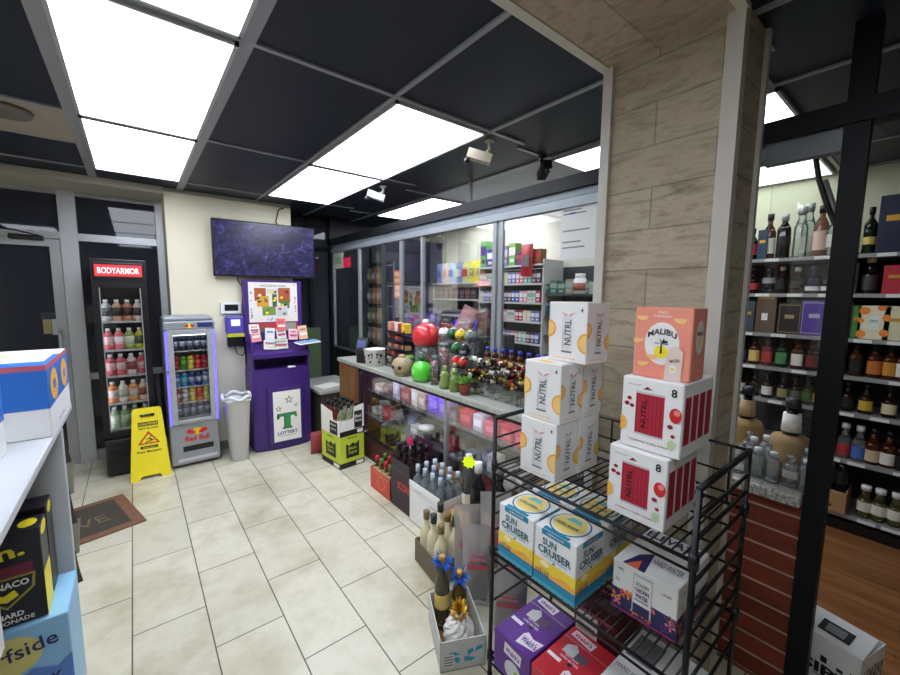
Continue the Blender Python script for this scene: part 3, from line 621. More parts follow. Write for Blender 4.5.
# ---- television
t = thing('television', 'large black wall television showing a dim purple camera feed', 'television', at(267, 250.5, 'y', 4.40), -.04)
b = MB(); b.rbox(-.485, .485, 0, .05, -.275, .275, BLACK, .008); b.build('tv_case', t)
b = MB(); b.box(-.47, .47, -.003, -.0005, -.255, .262, m_screen()); b.build('screen', t, label='dim purple screen')
b = MB(); b.box(-.06, .06, .05, .10, -.1, .1, BLACK); b.build('wall_bracket', t)
b = MB(); b.tube([(1.31, 4.49, 2.50), (1.25, 4.47, 2.47), (1.22, 4.475, 2.35), (1.25, 4.48, 2.25)], .007, BLACK); tag(b.build('cable'), 'black cable from the ceiling down behind the television', 'cable')
b = MB(); b.tube([(.82, 4.47, 1.85), (.84, 4.49, 1.72), (.90, 4.485, 1.62), (.96, 4.49, 1.5), (.95, 4.49, 1.4)], .005, BLACK); tag(b.build('cable'), 'thin black cable below the television running to the kiosk', 'cable')
t = thing('intercom_box', 'white wall box with black screen above the purple time clock', 'wall device', (.67, 4.47, 1.39))
b = MB(); b.rbox(0, .185, 0, .03, 0, .115, WHITE, .006); b.build('case', t); b = MB(); b.box(.035, .155, -.003, 0, .03, .092, BLACK); b.build('screen', t)
t = thing('ticket_checker', 'purple and black ticket checker on the cream wall beside kiosk', 'wall device', (.70, 4.41, 1.06))
b = MB(); b.rbox(0, .17, 0, .09, .13, .31, mat((84, 72, 170), .4), .02); b.box(.045, .125, -.003, .0, .21, .275, mat((214, 216, 236), .4, emit=.3)); b.build('case', t)
b = MB(); b.box(.01, .16, -.006, .02, .10, .135, mat((196, 196, 60), .5)); b.build('yellow_strip', t); b = MB(); b.rbox(.01, .155, .01, .08, 0, .10, BLACK, .01); b.build('reader', t)
b = MB(); b.tube([(.78, 4.45, 1.06), (.79, 4.44, .99), (.84, 4.45, .96), (.87, 4.47, 1.0), (.865, 4.49, 1.08)], .005, BLACK); tag(b.build('cable'), 'looped black cable under the ticket checker', 'cable')
# ---- floor mat
c1, c2, c3, c4 = at(77, 546, 'z', 0), at(147, 521, 'z', 0), at(120, 495, 'z', 0), at(66, 511, 'z', 0)
b = MB(); b.rbox(-.80, 0, 0, .585, .001, .012, mat((120, 84, 62), .95, noise=.3, nscale=30), .004); f = b.top(-.80, 0, .012); f.rect(.07, .73, .06, .525, mat((66, 60, 52), .95, noise=.25, nscale=40), 1)
dg = mat((112, 96, 66), .95); f.text('LOVE', .46, .24, .12, dg, w=.36, k=2, rot=.1, bold=.0); o = b.build('floor_mat', loc=(-.017, 3.365, 0)); o.rotation_euler = (0, 0, .24)
tag(o, 'brown bordered dark door mat with faded script on the tiles', 'mat')
# ---- notices on the storefront
t = thing('window_notice', 'torn yellowed and white notices taped to the entrance door glass', 'notice', (-.66, 4.944, 1.0))
p0 = at(41, 313, 'y', 4.94); p1 = at(60, 337, 'y', 4.94)
t.location = (p0.x, 4.944, p1.z); ww = p1.x-p0.x; hh = p0.z-p1.z
b = MB(); b.box(0, ww, 0, .003, hh*.78, hh, mat((60, 66, 80), .5)); b.box(.01, ww-.01, -.001, 0, hh*.8, hh*.97, mat((26, 34, 60), .5)); b.build('top_label', t)
b = MB(); b.box(.005, ww*.55, 0, .003, hh*.15, hh*.74, mat((150, 134, 90), .7)); b.build('yellowed_sheet', t); b = MB(); b.box(ww*.58, ww, 0, .003, hh*.1, hh*.74, mat((176, 176, 176), .7)); b.build('white_sheet', t)
p0 = at(4, 330, 'y', 4.9); p1 = at(40, 346, 'y', 4.9)
b = MB(); b.rbox(p0.x, p1.x, 4.6, 4.86, 0, 1.05, mat((206, 210, 214), .6), .01); f = b.front(p0.x, 4.6, 0); f.ell(.08, .98, .04, .015, RED); tag(b.build('carton_stack'), 'white carton tower by the entrance door behind the blue cases', 'carton')
# ---- cameras on the ceiling
def camera_dome(x, y, label, body, hang=.05, rz=0):
    t = thing('security_camera', label, 'security camera', (x, y, CZ-.008), rz)
    b = MB(); b.lathe([(.03, -.01), (.03, 0)], body, n=12); b.tube([(0, 0, 0), (0, 0, -hang), (0, -.03, -hang-.02)], .011, body); b.build('mount', t)
    b = MB(); b.obox((0, -.06, -hang-.035), (.028, 0, 0), (0, .07, -.02), (0, .008, .026), body); b.build('camera_body', t)
    b = MB(); b.ball((0, -.135, -hang-.058), .018, BLACK); b.build('lens', t)
cw = mat((170, 160, 140), .5)
camera_dome(1.73, 1.8, 'cream bracket security camera with dark lens near the middle light panel', cw, .06, 4.0)
camera_dome(1.74, 3.12, 'small white security camera above the counter', mat((206, 210, 210), .5), .05, 4.2)
camera_dome(2.2, 1.78, 'black spotlight camera hanging above the partition beam', BLACK, .07, -.6)
t = thing('smoke_detector', 'round grey disc fitting on the stained ceiling tile', 'detector', (-.47, 3.11, CZ-.006))
b = MB(); b.lathe([(.11, -.02), (.115, 0)], mat((112, 104, 100), .6), n=24); b.build('disc', t)
b = MB(); b.box(-.012, .012, -.012, .012, 0, .3, bar); tag(b.build('hanging_rod', loc=(2.2, 2.5, 2.235)), 'thin silver rod from ceiling to partition beam', 'rod')
# ---- right room bent strip
b = MB(); q = [at(811, 132, 'x', 2.06), at(815, 152, 'x', 2.10), at(819, 180, 'x', 2.12), at(827, 205, 'x', 2.12), at(842, 240, 'x', 2.12)]
b.tube(q, .009, BLACK, 6); q2 = [p+Vector((.02, -.012, 0)) for p in q]; b.tube(q2[2:], .012, mat((190, 196, 205), .3, .3), 6)
tag(b.build('door_arm'), 'bent dark metal strip with pale edge hanging near the black post', 'metal strip')
# ================================================================== WIRE RACK AND ITS CARTONS
X0, X1, Y0, Y1 = 1.085, 1.495, .345, 1.065
t = thing('wire_rack', 'black wire display rack standing against the travertine column', 'rack', (X0, Y0, 0))
dx, dy = X1-X0, Y1-Y0
for x, y in ((0, 0), (0, dy), (dx, 0), (dx, dy)):
    b = MB(); b.tube([(x, y, 0), (x, y, 1.12)], .0085 if x == 0 else .007, METB, 8)
    b.lathe([(.011, 0), (.011, .02)], METB, (x, y, 0), 8)
    for z in (.10, .565, .93): b.lathe([(.013, -.02), (.013, .02)], METB, (x, y, z-.005), 8)
    b.build('post', t)
for z in (.10, .565, .93):
    b = MB()
    for x in (0, dx): b.tube([(x, 0, z-.006), (x, dy, z-.006)], .006, METB)
    b.tube([(0, 0, z-.035), (0, dy, z-.035)], .004, METB)
    for y in (0, dy): b.tube([(0, y, z-.006), (dx, y, z-.006)], .005, METB)
    for k in range(1, 26): b.tube([(0, dy*k/26, z-.0035), (dx, dy*k/26, z-.0035)], .003, METB, 5)
    for x in (.33*dx, .66*dx): b.tube([(x, 0, z-.010), (x, dy, z-.010)], .004, METB, 5)
    b.build('wire_shelf', t)
for y in (0, dy):
    b = MB(); b.tube([(0, y, 1.12), (dx, y, 1.12)], .009, METB, 8)
    for z in (1.04, .985, .86, .79, .72, .65, .46, .34): b.tube([(0, y, z), (dx, y, z)], .0045 if y else .0055, METB)
    b.build('side_rail', t)
b = MB(); b.tube([(dx, 0, 1.12), (dx, .13, 1.12), (dx, .145, 1.12), (dx, .15, 1.15), (dx, .165, 1.16)], .005, METB); b.tube([(dx, .05, 1.12), (dx, .05, 0.93)], .004, METB)
b.tube([(dx, .05, 1.03), (dx, .18, 1.03), (dx, .185, 1.15)], .0045, METB)
for z in (1.10, 1.02, .96, .72, .40): b.tube([(dx, .18 if z > 1 else 0, z), (dx, dy, z)], .0045, METB)
for y in (.2, .46): b.tube([(dx, y, .93), (dx, y, 1.10)], .004, METB)
b.build('back_rail', t)
def carton(name, label, cat, w, d, h, base, art, loc, rz=-PI/2, group=None, r=.003):
    b = MB(); b.rbox(0, w, 0, d, 0, h, base, r, 1); art(b, w, d, h)
    o = b.build(name, loc=loc); o.rotation_euler = (0, 0, rz); return tag(o, label, cat, group)
cw_ = mat((238, 238, 236), .42); oj = mat((244, 170, 66), .5); oj2 = mat((250, 206, 120), .5); gr_ = mat((122, 122, 124), .5); lg = mat((200, 202, 204), .5)
def orange_slice(f, x, y, r, sx=1.0, k=1):
    f.ell(x, y, r*sx, r, oj, k); f.ell(x, y, r*.86*sx, r*.86, oj2, k+1)
    for i in range(9): a0 = 2*PI*i/9+.08; a1 = 2*PI*(i+1)/9-.08; f.poly([(x+.12*r*sx*math.cos((a0+a1)/2), y+.12*r*math.sin((a0+a1)/2)), (x+r*.78*sx*math.cos(a0), y+r*.78*math.sin(a0)), (x+r*.78*sx*math.cos(a1), y+r*.78*math.sin(a1))], oj, k+2)
def half_slice(f, y, r, right=False, w=0, k=1):
    # slice wrapped round the carton edge: only the half on this side
    a0 = PI/2 if right else -PI/2; x = w if right else 0
    f.poly([(x, y)]+[(x+r*math.cos(a0+PI*i/14), y+r*math.sin(a0+PI*i/14)) for i in range(15)], oj, k)
    f.poly([(x, y)]+[(x+.82*r*math.cos(a0+PI*i/14), y+.82*r*math.sin(a0+PI*i/14)) for i in range(15)], oj2, k+1)
def nutrl_art(b, w, d, h):
    for f, W in ((b.front(0, 0, 0), w), (b.right(w, 0, 0), d), (b.left(0, d, 0), d)):
        m_ = W/w; f.rect(W*.37, W*.64, h*.16, h*.80, mat((226, 227, 228), .45), 1); f.rect(W*.37, W*.64, h*.16, h*.19, gr_, 2)
        f.text('NUTRL', W*.53, h*.5, W*.17, mat((70, 70, 74), .5), w=h*.42, rot=PI/2, k=3); f.text('VODKA SODA', W*.41, h*.36, W*.03, gr_, w=h*.28, rot=PI/2, k=3)
        f.rect(W*.44, W*.445, h*.72, h*.72+.001, gr_, 2)
        for q in (-1, 1): f.poly([(W*.53+q*.003, h*.76), (W*.53+q*W*.2, h*.84), (W*.53+q*W*.06, h*.80)][::q], mat((222, 96, 44), .5), 3)
        f.text('ORANGE VODKA SELTZER', W*.45, h*.07, h*.022, oj, w=W*.6)
        half_slice(f, h*.55, W*.20); half_slice(f, h*.34, W*.22, True, W)
    b.front(0, 0, 0).text('4', w*.87, h*.87, h*.07, INK)
    f = b.top(0, 0, h); f.rect(w*.3, w*.7, .002, d*.3, oj2, 1); f.rect(.0, w, d*.5, d*.505, lg, 1)
for i, (x, y, z) in enumerate(((1.13, .972, .935), (1.268, .970, .935), (1.135, .965, 1.150), (1.273, .968, 1.150), (1.20, .912, 1.365))):
    lab = ['white seltzer carton with orange slices, front one resting on the rack shelf', 'white seltzer carton with orange slices, on the shelf behind the lowest front one',
           'white seltzer carton with orange slices, front one of the middle layer', 'white seltzer carton with orange slices, rear one of the middle layer against the column', 'white seltzer carton with orange slices, alone on top of its stack'][i]
    carton('seltzer_carton', lab, 'carton', .162, .132, .214, cw_, nutrl_art, (x, y, z), -PI/2-(.04 if i == 4 else 0), 'orange seltzer cartons stacked on the wire rack')
cran = mat((186, 38, 62), .45); cran2 = mat((150, 26, 48), .45)
def cran_art(b, w, d, h):
    f = b.front(0, 0, 0)
    f.rect(w*.25, w*.72, h*.23, h*.80, cran, 1)
    for i in range(7): f.rect(w*(.27+.065*i), w*(.285+.065*i), h*.24, h*.79, cran2, 2)
    f.rect(w*.25, w*.72, h*.21, h*.235, lg, 2); f.rect(w*.25, w*.72, h*.79, h*.82, lg, 2)
    f.text('NUTRL', w*.40, h*.52, w*.09, mat((60, 16, 26), .5), w=h*.40, rot=PI/2, k=3)
    f.poly([(w*.36, h*.85), (w*.44, h*.90), (w*.46, h*.88), (w*.52, h*.86)], mat((120, 50, 30), .5), 2)
    for x, z, r in ((.10, .62, .045), (.14, .70, .04), (.19, .60, .04), (.83, .42, .045), (.88, .30, .035)): f.ell(w*x, h*z, w*r, w*r*.8, mat((150, 24, 44), .4), 3, 12)
    f.ell(w*.90, h*.58, w*.095, h*.10, mat((206, 40, 44), .4), 2); f.ell(w*.92, h*.62, w*.05, h*.04, mat((240, 140, 130), .4), 3, 12); f.ell(w*.86, h*.18, w*.06, h*.07, mat((190, 214, 160), .5), 2)
    f.poly([(0, h*.22)]+[(w*.11*math.cos(a), h*.33+h*.11*math.sin(a)) for a in [-PI/2+PI*i/10 for i in range(11)]], mat((246, 180, 70), .5), 2)
    f.text('8', w*.86, h*.87, h*.11, INK, bold=.02); f.text('Cranberry Vodka Seltzer', w*.5, h*.12, h*.035, cran2, w=w*.66); f.text('REAL JUICE', w*.22, h*.90, h*.022, gr_, w=w*.22)
    f = b.right(w, 0, 0)
    for i in range(4): f.rect(d*(.06+.235*i), d*(.245+.235*i), h*.18, h*.82, cran if i % 2 else mat((170, 30, 54), .45), 1); f.rect(d*(.13+.235*i), d*(.15+.235*i), h*.2, h*.8, cran2, 2)
    f = b.top(0, 0, h); f.rect(w*.25, w*.75, d*.1, d*.9, mat((220, 190, 190), .5), 1)
for i, (x, y, z) in enumerate(((1.13, .612, .935), (1.15, .592, 1.150))):
    carton('seltzer_carton', ['white eight pack seltzer carton with dark red cans, the lower one on the shelf', 'white eight pack seltzer carton with dark red cans, under the pink coconut carton'][i], 'carton', .172, .215, .213, cw_, cran_art, (x, y, z), -PI/2, 'red seltzer cartons on the wire rack')
sal = mat((240, 150, 128), .45)
def mal_art(b, w, d, h):
    f = b.front(0, 0, 0); f.ell(w*.5, h*.50, w*.30, h*.30, WHITE, 1, 32); f.text('MALIBU', w*.5, h*.67, h*.085, mat((60, 40, 44), .5), w=w*.50, arc=h*.06, bold=.03)
    f.ell(w*.5, h*.38, w*.13, h*.085, YEL, 2); f.poly([(w*.48, h*.36), (w*.52, h*.36), (w*.51, h*.50), (w*.49, h*.50)], INK, 3)
    for a in (-.9, -.3, .3, .9, 1.6, -1.6): f.poly([(w*.5, h*.50), (w*.5+w*.12*math.sin(a), h*.50+h*.08*math.cos(a)), (w*.5+w*.12*math.sin(a+.3), h*.50+h*.045*math.cos(a+.3))], INK, 3)
    for x, z, a in ((.78, .86, .3), (.10, .55, -.5), (.2, .22, -.4), (.33, .33, .4), (.14, .88, .1)): 
        f.poly([(w*x+w*.11*math.cos(a+PI*i/8+PI), h*z+h*.07*math.sin(PI*i/8+PI)) for i in range(9)], mat((250, 200, 130), .5), 2)
    f.text('PEACH', w*.5, h*.94, h*.035, WHITE, w=w*.16); f.text('RUM PUNCH', w*.5, h*.885, h*.035, WHITE, w=w*.3)
    f.poly([(w*.58, 0), (w*.60, h*.30), (w*.66, h*.46), (w*.78, h*.48), (w*.88, h*.40), (w*.86, 0)], mat((236, 214, 204), .4, .2), 4); f.text('MALIBU', w*.75, h*.28, h*.045, INK, w=w*.17, rot=.2, k=5); f.ell(w*.72, h*.16, w*.06, h*.06, WHITE, 5, 14); f.ell(w*.72, h*.16, w*.03, h*.02, YEL, 6, 10)
    f = b.right(w, 0, 0); f.ell(d*.5, h*.6, d*.28, h*.24, mat((236, 220, 210), .5), 1); f.text('MALIBU', d*.5, h*.66, h*.06, INK, w=d*.4); f.ell(d*.5, h*.55, d*.1, h*.05, YEL, 2, 12)
carton('cocktail_carton', 'salmon pink Malibu carton with palm emblem on top of the red can cartons', 'carton', .158, .105, .205, sal, mal_art, (1.18, .580, 1.364), -PI/2+.02)
scb = mat((30, 136, 176), .45); scy = mat((248, 214, 60), .45); scn = mat((20, 96, 116), .45)
def sun_art(b, w, d, h):
    for f, W in ((b.front(0, 0, 0), w), (b.right(w, 0, 0), d)):
        f.rect(0, W, 0, h*.20, scb, 1); f.rect(0, W, h*.20, h*.46, scy, 1)
        f.poly([(0, h*.20), (W, h*.20), (W, h*.27), (W*.75, h*.33), (W*.5, h*.27), (W*.25, h*.31), (0, h*.25)], mat((240, 176, 70), .5), 2)
        for i in range(6): f.poly([(W*(.04+.06*i), h*.18), (W*(.09+.06*i), h*.18), (W*(.065+.06*i), h*(.26+.03*(i % 3)))], scn, 3)
        f.ell(W*.28, h*.40, W*.11, h*.05, mat((252, 240, 190), .5), 2); f.rect(0, W, .0, h*.07, mat((60, 170, 200), .45), 2)
        f.text('SUN', W*.38, h*.79, h*.12, scn, w=W*.34, bold=.03); f.text('CRUISER', W*.5, h*.64, h*.13, scn, w=W*.80, bold=.03); f.text('ICED TEA & VODKA', W*.5, h*.54, h*.03, scb, w=W*.6); f.ell(W*.5, h*.49, W*.03, h*.02, scn, 2, 10)
        f.rect(W*.18, W*.86, h*.90, h, scb, 1); f.text('LEMONADE', W*.52, h*.95, h*.035, WHITE, w=W*.4)
    f = b.top(0, 0, h); f.ell(w*.5, d*.5, w*.42, d*.42, scn, 1, 30); f.ell(w*.5, d*.5, w*.39, d*.39, WHITE, 2, 30); f.ell(w*.5, d*.5, w*.34, d*.34, mat((250, 226, 130), .5), 3, 30)
    f.text('CRUISER', w*.5, d*.42, d*.09, scn, w=w*.5, k=4); f.poly([(w*.3, d*.6), (w*.7, d*.6), (w*.6, d*.75), (w*.4, d*.75)], mat((120, 190, 200), .5), 4); f.rect(w*.2, w*.8, 0, d*.10, scb, 2); f.rect(w*.9, w, d*.9, d, scy, 1)
for i, (x, y, rz) in enumerate(((1.088, 1.035, 0), (1.085, .853, 0), (1.278, 1.03, 0), (1.277, .855, 0))):
    carton('iced_tea_carton', ['Sun Cruiser carton at the front left of the middle rack shelf', 'Sun Cruiser carton at the front right with its whole corner showing', 'Sun Cruiser carton behind the front left one under the top shelf', 'Sun Cruiser carton behind the front right one under the top shelf'][i], 'carton', .172, .18, .215, cw_, sun_art, (x, y, .57), -PI/2+rz, 'Sun Cruiser cartons on the wire rack')
nav = mat((40, 40, 92), .45); flo = mat((236, 110, 70), .5)
def flor_art(b, w, d, h):
    for f, W in ((b.front(0, 0, 0), w), (b.right(w, 0, 0), d)):
        f.rect(0, W, 0, h*.42, nav, 1); rn = random.Random(5)
        for i in range(16):
            x, z, r = rn.uniform(.04, .96)*W, rn.uniform(.05, .42)*h, rn.uniform(.04, .08)*w; m_ = [flo, mat((110, 60, 130), .5), ORANGE, PINK][i % 4]
            for q in range(4): a = q*PI/2+i; f.poly([(x, z), (min(W, max(0, x+r*math.cos(a-.35))), max(0, z+r*math.sin(a-.35))), (min(W, max(0, x+r*1.3*math.cos(a))), max(0, z+r*1.3*math.sin(a))), (min(W, max(0, x+r*math.cos(a+.35))), max(0, z+r*math.sin(a+.35)))], m_, 2)
        f.rect(0, W, 0, h*.05, mat((130, 40, 110), .5), 3)
        f.text('VIRG', W*.14, h*.86, h*.05, INK, w=W*.10); f.text('12', W*.10, h*.62, h*.06, INK); f.text('LAGER', W*.85, h*.80, h*.045, INK, w=W*.14)
    f = b.front(0, 0, 0); f.rect(w*.34, w*.64, h*.12, h*.92, lg, 4); f.rect(w*.355, w*.625, h*.16, h*.88, WHITE, 5); f.rect(w*.36, w*.62, h*.12, h*.32, nav, 6)
    f.text('GOLDEN', w*.49, h*.74, h*.07, nav, w=w*.2, k=7); f.text('CHICKEN', w*.49, h*.62, h*.08, nav, w=w*.22, k=7, bold=.03); f.text('WATER', w*.49, h*.50, h*.09, nav, w=w*.2, k=7, bold=.03); f.rect(w*.38, w*.6, h*.40, h*.42, nav, 7)
    f = b.top(0, 0, h); f.poly([(w*.15, 0), (w*.5, 0), (w*.42, d*.45), (w*.25, d*.3)], nav, 1); f.poly([(w*.2, 0), (w*.4, 0), (w*.35, d*.2)], flo, 2)
    f.text('ELEVATE', w*.5, d*.85, d*.16, nav, w=w*.85, bold=.03); f.text('HARD WATER', w*.7, d*.3, d*.12, gr_, w=w*.45)
carton('beer_carton', 'white and navy floral can carton at the right of the middle rack shelf', 'carton', .20, .27, .165, cw_, flor_art, (1.20, .615, .572), -PI/2+.03)
wp_ = mat((92, 40, 134), .42); wr_ = mat((196, 42, 52), .42)
def welch(base):
    def art(b, w, d, h):
        f = b.top(0, 0, h); banner = mat((232, 224, 232), .5)
        f.poly([(w*.52, d*.06), (w*.92, d*.12), (w*.96, d*.30), (w*.74, d*.26), (w*.56, d*.30), (w*.50, d*.24)], banner, 1); f.text("Welch's", w*.73, d*.18, d*.10, base, w=w*.36, k=2, rot=.05, bold=.03)
        f.text('HARD SELTZER', w*.45, d*.42, d*.035, banner, w=w*.4); f.text('ZERO SUGAR', w*.45, d*.48, d*.03, banner, w=w*.3); f.rect(w*.04, w*.34, d*.3, d*.36, banner, 1)
        f.ell(w*.5, d*.38, w*.05, w*.05, mat((50, 14, 30), .5), 1); f.poly([(w*.2, d*.5), (w*.45, d*.5), (w*.5, d*.62), (w*.35, d*.72), (w*.2, d*.64)], lg, 1); f.rect(w*.46, w*.70, d*.5, d*.64, mat((96, 84, 100), .5), 1)
        f.rect(0, w, d*.745, d*.75, banner, 1); f.poly([(w*.1, d*.82), (w*.6, d*.78), (w*.62, d*.92), (w*.12, d*.95)], banner, 1); f.text("Welch's", w*.36, d*.865, d*.08, base, w=w*.4, k=2, bold=.03)
        f = b.front(0, 0, 0); f.poly([(w*.3, h*.62), (w*.75, h*.58), (w*.78, h*.86), (w*.32, h*.9)], banner, 1); f.text("Welch's", w*.54, h*.74, h*.14, base, w=w*.38, k=2, bold=.03); f.ell(w*.55, h*.30, w*.22, h*.24, lg, 1); f.ell(w*.65, h*.28, w*.06, h*.1, mat((150, 180, 70), .5), 2, 12)
    return art
carton('juice_seltzer_carton', "purple Welch's carton on the bottom rack shelf at the front left", 'carton', .185, .30, .165, wp_, welch(wp_), (1.06, 1.02, .104), -PI/2, "Welch's cartons on the wire rack")
carton('juice_seltzer_carton', "red Welch's carton on the bottom rack shelf beside the purple one", 'carton', .185, .27, .160, wr_, welch(wr_), (1.06, .83, .104), -PI/2, "Welch's cartons on the wire rack")
mar = mat((84, 18, 28), .42)
def mar_art(b, w, d, h):
    f = b.top(0, 0, h); f.text('ICED TEA', w*.4, d*.8, d*.1, PINK, w=w*.6); f.rect(w*.3, w*.8, d*.3, d*.6, mat((120, 100, 104), .5), 1)
    f = b.front(0, 0, 0); f.rect(w*.05, w*.55, h*.42, h*.92, PAPER, 1); f.rect(w*.1, w*.5, h*.7, h*.72, gr_, 2); f.rect(w*.1, w*.5, h*.62, h*.64, gr_, 2); f.text('TEAPIGS BLACKBERRY', w*.5, h*.96, h*.05, PINK, w=w*.8)
carton('dark_carton', 'dark maroon carton with white price card behind the red box', 'carton', .19, .17, .26, mar, mar_art, (1.34, .84, .104), -PI/2)
def brew_art(b, w, d, h):
    f = b.top(0, 0, h); f.text('BREWED', w*.78, d*.35, d*.22, INK, w=w*.42, rot=PI/2*1.0, bold=.03); f.rect(w*.05, w*.45, d*.5, d*.9, gr_, 1); f.poly([(w*.3, d*.1), (w*.5, d*.3), (w*.4, d*.05)], PINK, 1); f.poly([(w*.5, d*.05), (w*.62, d*.25), (w*.65, d*.1)], flo, 1); f.text('HARD ICED', w*.25, d*.3, d*.06, gr_, w=w*.4)
    f = b.front(0, 0, 0); f.rect(0, w, 0, h, mat((232, 158, 40), .5), 1); f.rect(0, w, 0, h*.3, mat((120, 50, 120), .5), 2); f.rect(w*.12, w*.7, h*.4, h*.75, mat((150, 140, 120), .5), 2); f.text('EL', w*.12, h*.6, h*.2, INK, k=3)
carton('can_carton', 'white topped carton with orange front below the floral one on the bottom shelf', 'carton', .22, .30, .26, cw_, brew_art, (1.12, .60, .104), -PI/2)

# ================================================================== LEFT SHELF
sw = mat((196, 200, 204), .45)
LX = -.22
t = thing('display_shelf', 'white shelf unit at the left edge carrying blue and white cases', 'shelf', (-.62, .2, 0))
def sb(*a, name='board'):
    b = MB(); b.rbox(*a, sw, .003, 1); return b.build(name, t)
YE = 1.93
sb(0, .40, 0, 1.97, 1.125, 1.15, name='top_shelf'); sb(0, .40, 0, YE-.2-.02, .60, .62, name='middle_shelf') if False else None
sb(0, .40, 1.675, 1.695, 0, 1.125, name='end_panel'); sb(0, .40, 0, .02, 0, 1.125, name='end_panel'); sb(0, .012, .02, 1.675, 0, 1.125, name='back_panel')
sb(.012, .392, .02, 1.675, .06, .09, name='bottom_shelf')
cb = mat((36, 112, 206), .45); cy = mat((244, 182, 60), .5)
def blue_art(face='f'):
    def art(b, w, d, h):
        for f, W in ((b.front(0, 0, 0), w), (b.right(w, 0, 0), d)):
            f.rect(0, W, h*.40, h*.93, cb, 1); f.rect(0, W, h*.93, h, mat((206, 96, 110), .5), 1)
            for cx in ((W*.46,) if W < .31 else (W*.25, W*.75)):
                f.ell(cx, h*.66, W*.16 if W > .3 else W*.2, h*.23, cy, 2); f.text('ea', cx, h*.66, h*.14, cb, k=3)
            f.text('Cans Vodka', W*.45, h*.1, h*.04, BLUE, w=W*.3)
        f = b.top(0, 0, h); f.rect(0, w, 0, d*.62, cb, 1); f.rect(w*.5, w*.95, d*.2, d*.9, cw_, 1)
        f.ell(w*.35, d*.3, w*.3, d*.1, mat((240, 206, 150), .5), 2); f.ell(w*.35, d*.6, w*.3, d*.1, mat((240, 206, 150), .5), 2)
    return art
g_ = 'blue and white cases on the left shelf'
carton('vodka_case', 'bright blue case with orange roundels, far one on top of the left shelf', 'case', .30, .46, .225, cw_, blue_art(), (LX-.30, 1.69, 1.151), -.0, g_)
carton('vodka_case', 'blue case cut by the left picture edge, nearest on the left shelf', 'case', .30, .36, .235, cw_, blue_art(), (-.60, 1.24, 1.151), .0, g_)
def white_art(b, w, d, h):
    f = b.right(w, 0, 0); f.ell(d*.7, h*.66, .02, .016, mat((60, 20, 50), .5), 1, 10); f.ell(d*.78, h*.5, .012, .012, RED, 1, 10); f.text('seltzer', d*.5, h*.3, h*.12, BLUE, w=d*.4)
carton('seltzer_case', 'white case printed with small berries at the very left edge', 'case', .30, .30, .20, cw_, white_art, (-.60, .90, 1.151), 0)
mk = mat((24, 20, 30), .4); mk2 = mat((120, 30, 60), .5)
def monaco_art(b, w, d, h):
    f = b.front(0, 0, 0); f.text('Sun.', w*.50, h*.80, h*.16, YEL, w=w*.66, rot=.12, bold=.03); f.rect(w*.30, w*.9, h*.52, h*.66, mk2, 1)
    f.poly([(w*.28, h*.54), (w*.92, h*.54), (w*.9, h*.38), (w*.62, h*.2), (w*.33, h*.38)], mat((160, 150, 60), .5), 1); f.poly([(w*.31, h*.52), (w*.89, h*.52), (w*.87, h*.39), (w*.62, h*.23), (w*.36, h*.39)], mk, 2)
    f.text('MONACO', w*.6, h*.46, h*.07, PAPER, w=w*.5, bold=.03, k=3); f.poly([(w*.5, h*.32), (w*.62, h*.28), (w*.74, h*.33), (w*.7, h*.4), (w*.6, h*.36), (w*.52, h*.39)], YEL, 3)
    f.text('HARD', w*.64, h*.13, h*.055, PAPER, w=w*.26, bold=.03); f.text('LEMONADE', w*.64, h*.06, h*.045, PAPER, w=w*.46)
    f = b.right(w, 0, 0); f.rect(.0, d, 0, h*.5, YEL, 1); f.ell(d*.5, h*.93, d*.4, h*.07, YEL, 1)
    f = b.top(0, 0, h); f.ell(w*.85, d*.5, w*.1, d*.3, YEL, 1, 12)
carton('lemonade_carton', 'black Monaco hard lemonade carton with yellow script under the shelf top', 'carton', .21, .10, .285, mk, monaco_art, (LX-.25, 1.63, .614), 0)
carton('lemonade_carton', 'second black lemonade carton standing just behind the front one', 'carton', .19, .10, .30, mk, lambda b, w, d, h: b.right(w, 0, 0).ell(d*.5, h*.93, d*.3, h*.06, YEL, 1), (LX-.23, 1.745, .614), 0)
def surf_art(b, w, d, h):
    f = b.front(0, 0, 0); f.ell(w*.62, h*.70, w*.2, h*.22, mat((220, 206, 120), .5), 1); f.text('Surfside', w*.64, h*.74, h*.16, nav, w=w*.56, rot=.12, bold=.01, k=3)
    f.poly([(0, 0), (w, 0), (w, h*.52), (w*.9, h*.42), (w*.75, h*.5), (w*.6, h*.38), (w*.4, h*.46), (w*.2, h*.36), (0, h*.4)], mat((92, 130, 200), .5), 2); f.text('8 PACK', w*.74, h*.28, h*.12, nav, w=w*.40, bold=.02, k=4, rot=.12)
carton('iced_tea_case', 'pale blue Surfside case in the lower left corner, leaning out of the shelf', 'case', .34, .24, .28, mat((140, 190, 222), .45), surf_art, (LX-.335, 1.614, .332), .0)
carton('iced_tea_case', 'pale blue case underneath the Surfside case at the lower left', 'case', .34, .24, .238, mat((150, 190, 216), .45), lambda b, w, d, h: b.front(0, 0, 0).rect(w*.1, w*.9, h*.2, h*.7, cw_, 1), (LX-.335, 1.614, .092), .0)
carton('seltzer_case', 'white case with grey lettering under the near shelf edge at far left', 'case', .26, .24, .48, cw_, lambda b, w, d, h: b.right(w, 0, 0).text('Variety', d*.6, h*.3, h*.08, gr_, w=d*.6, rot=.4), (-.59, 1.28, .63), .0)
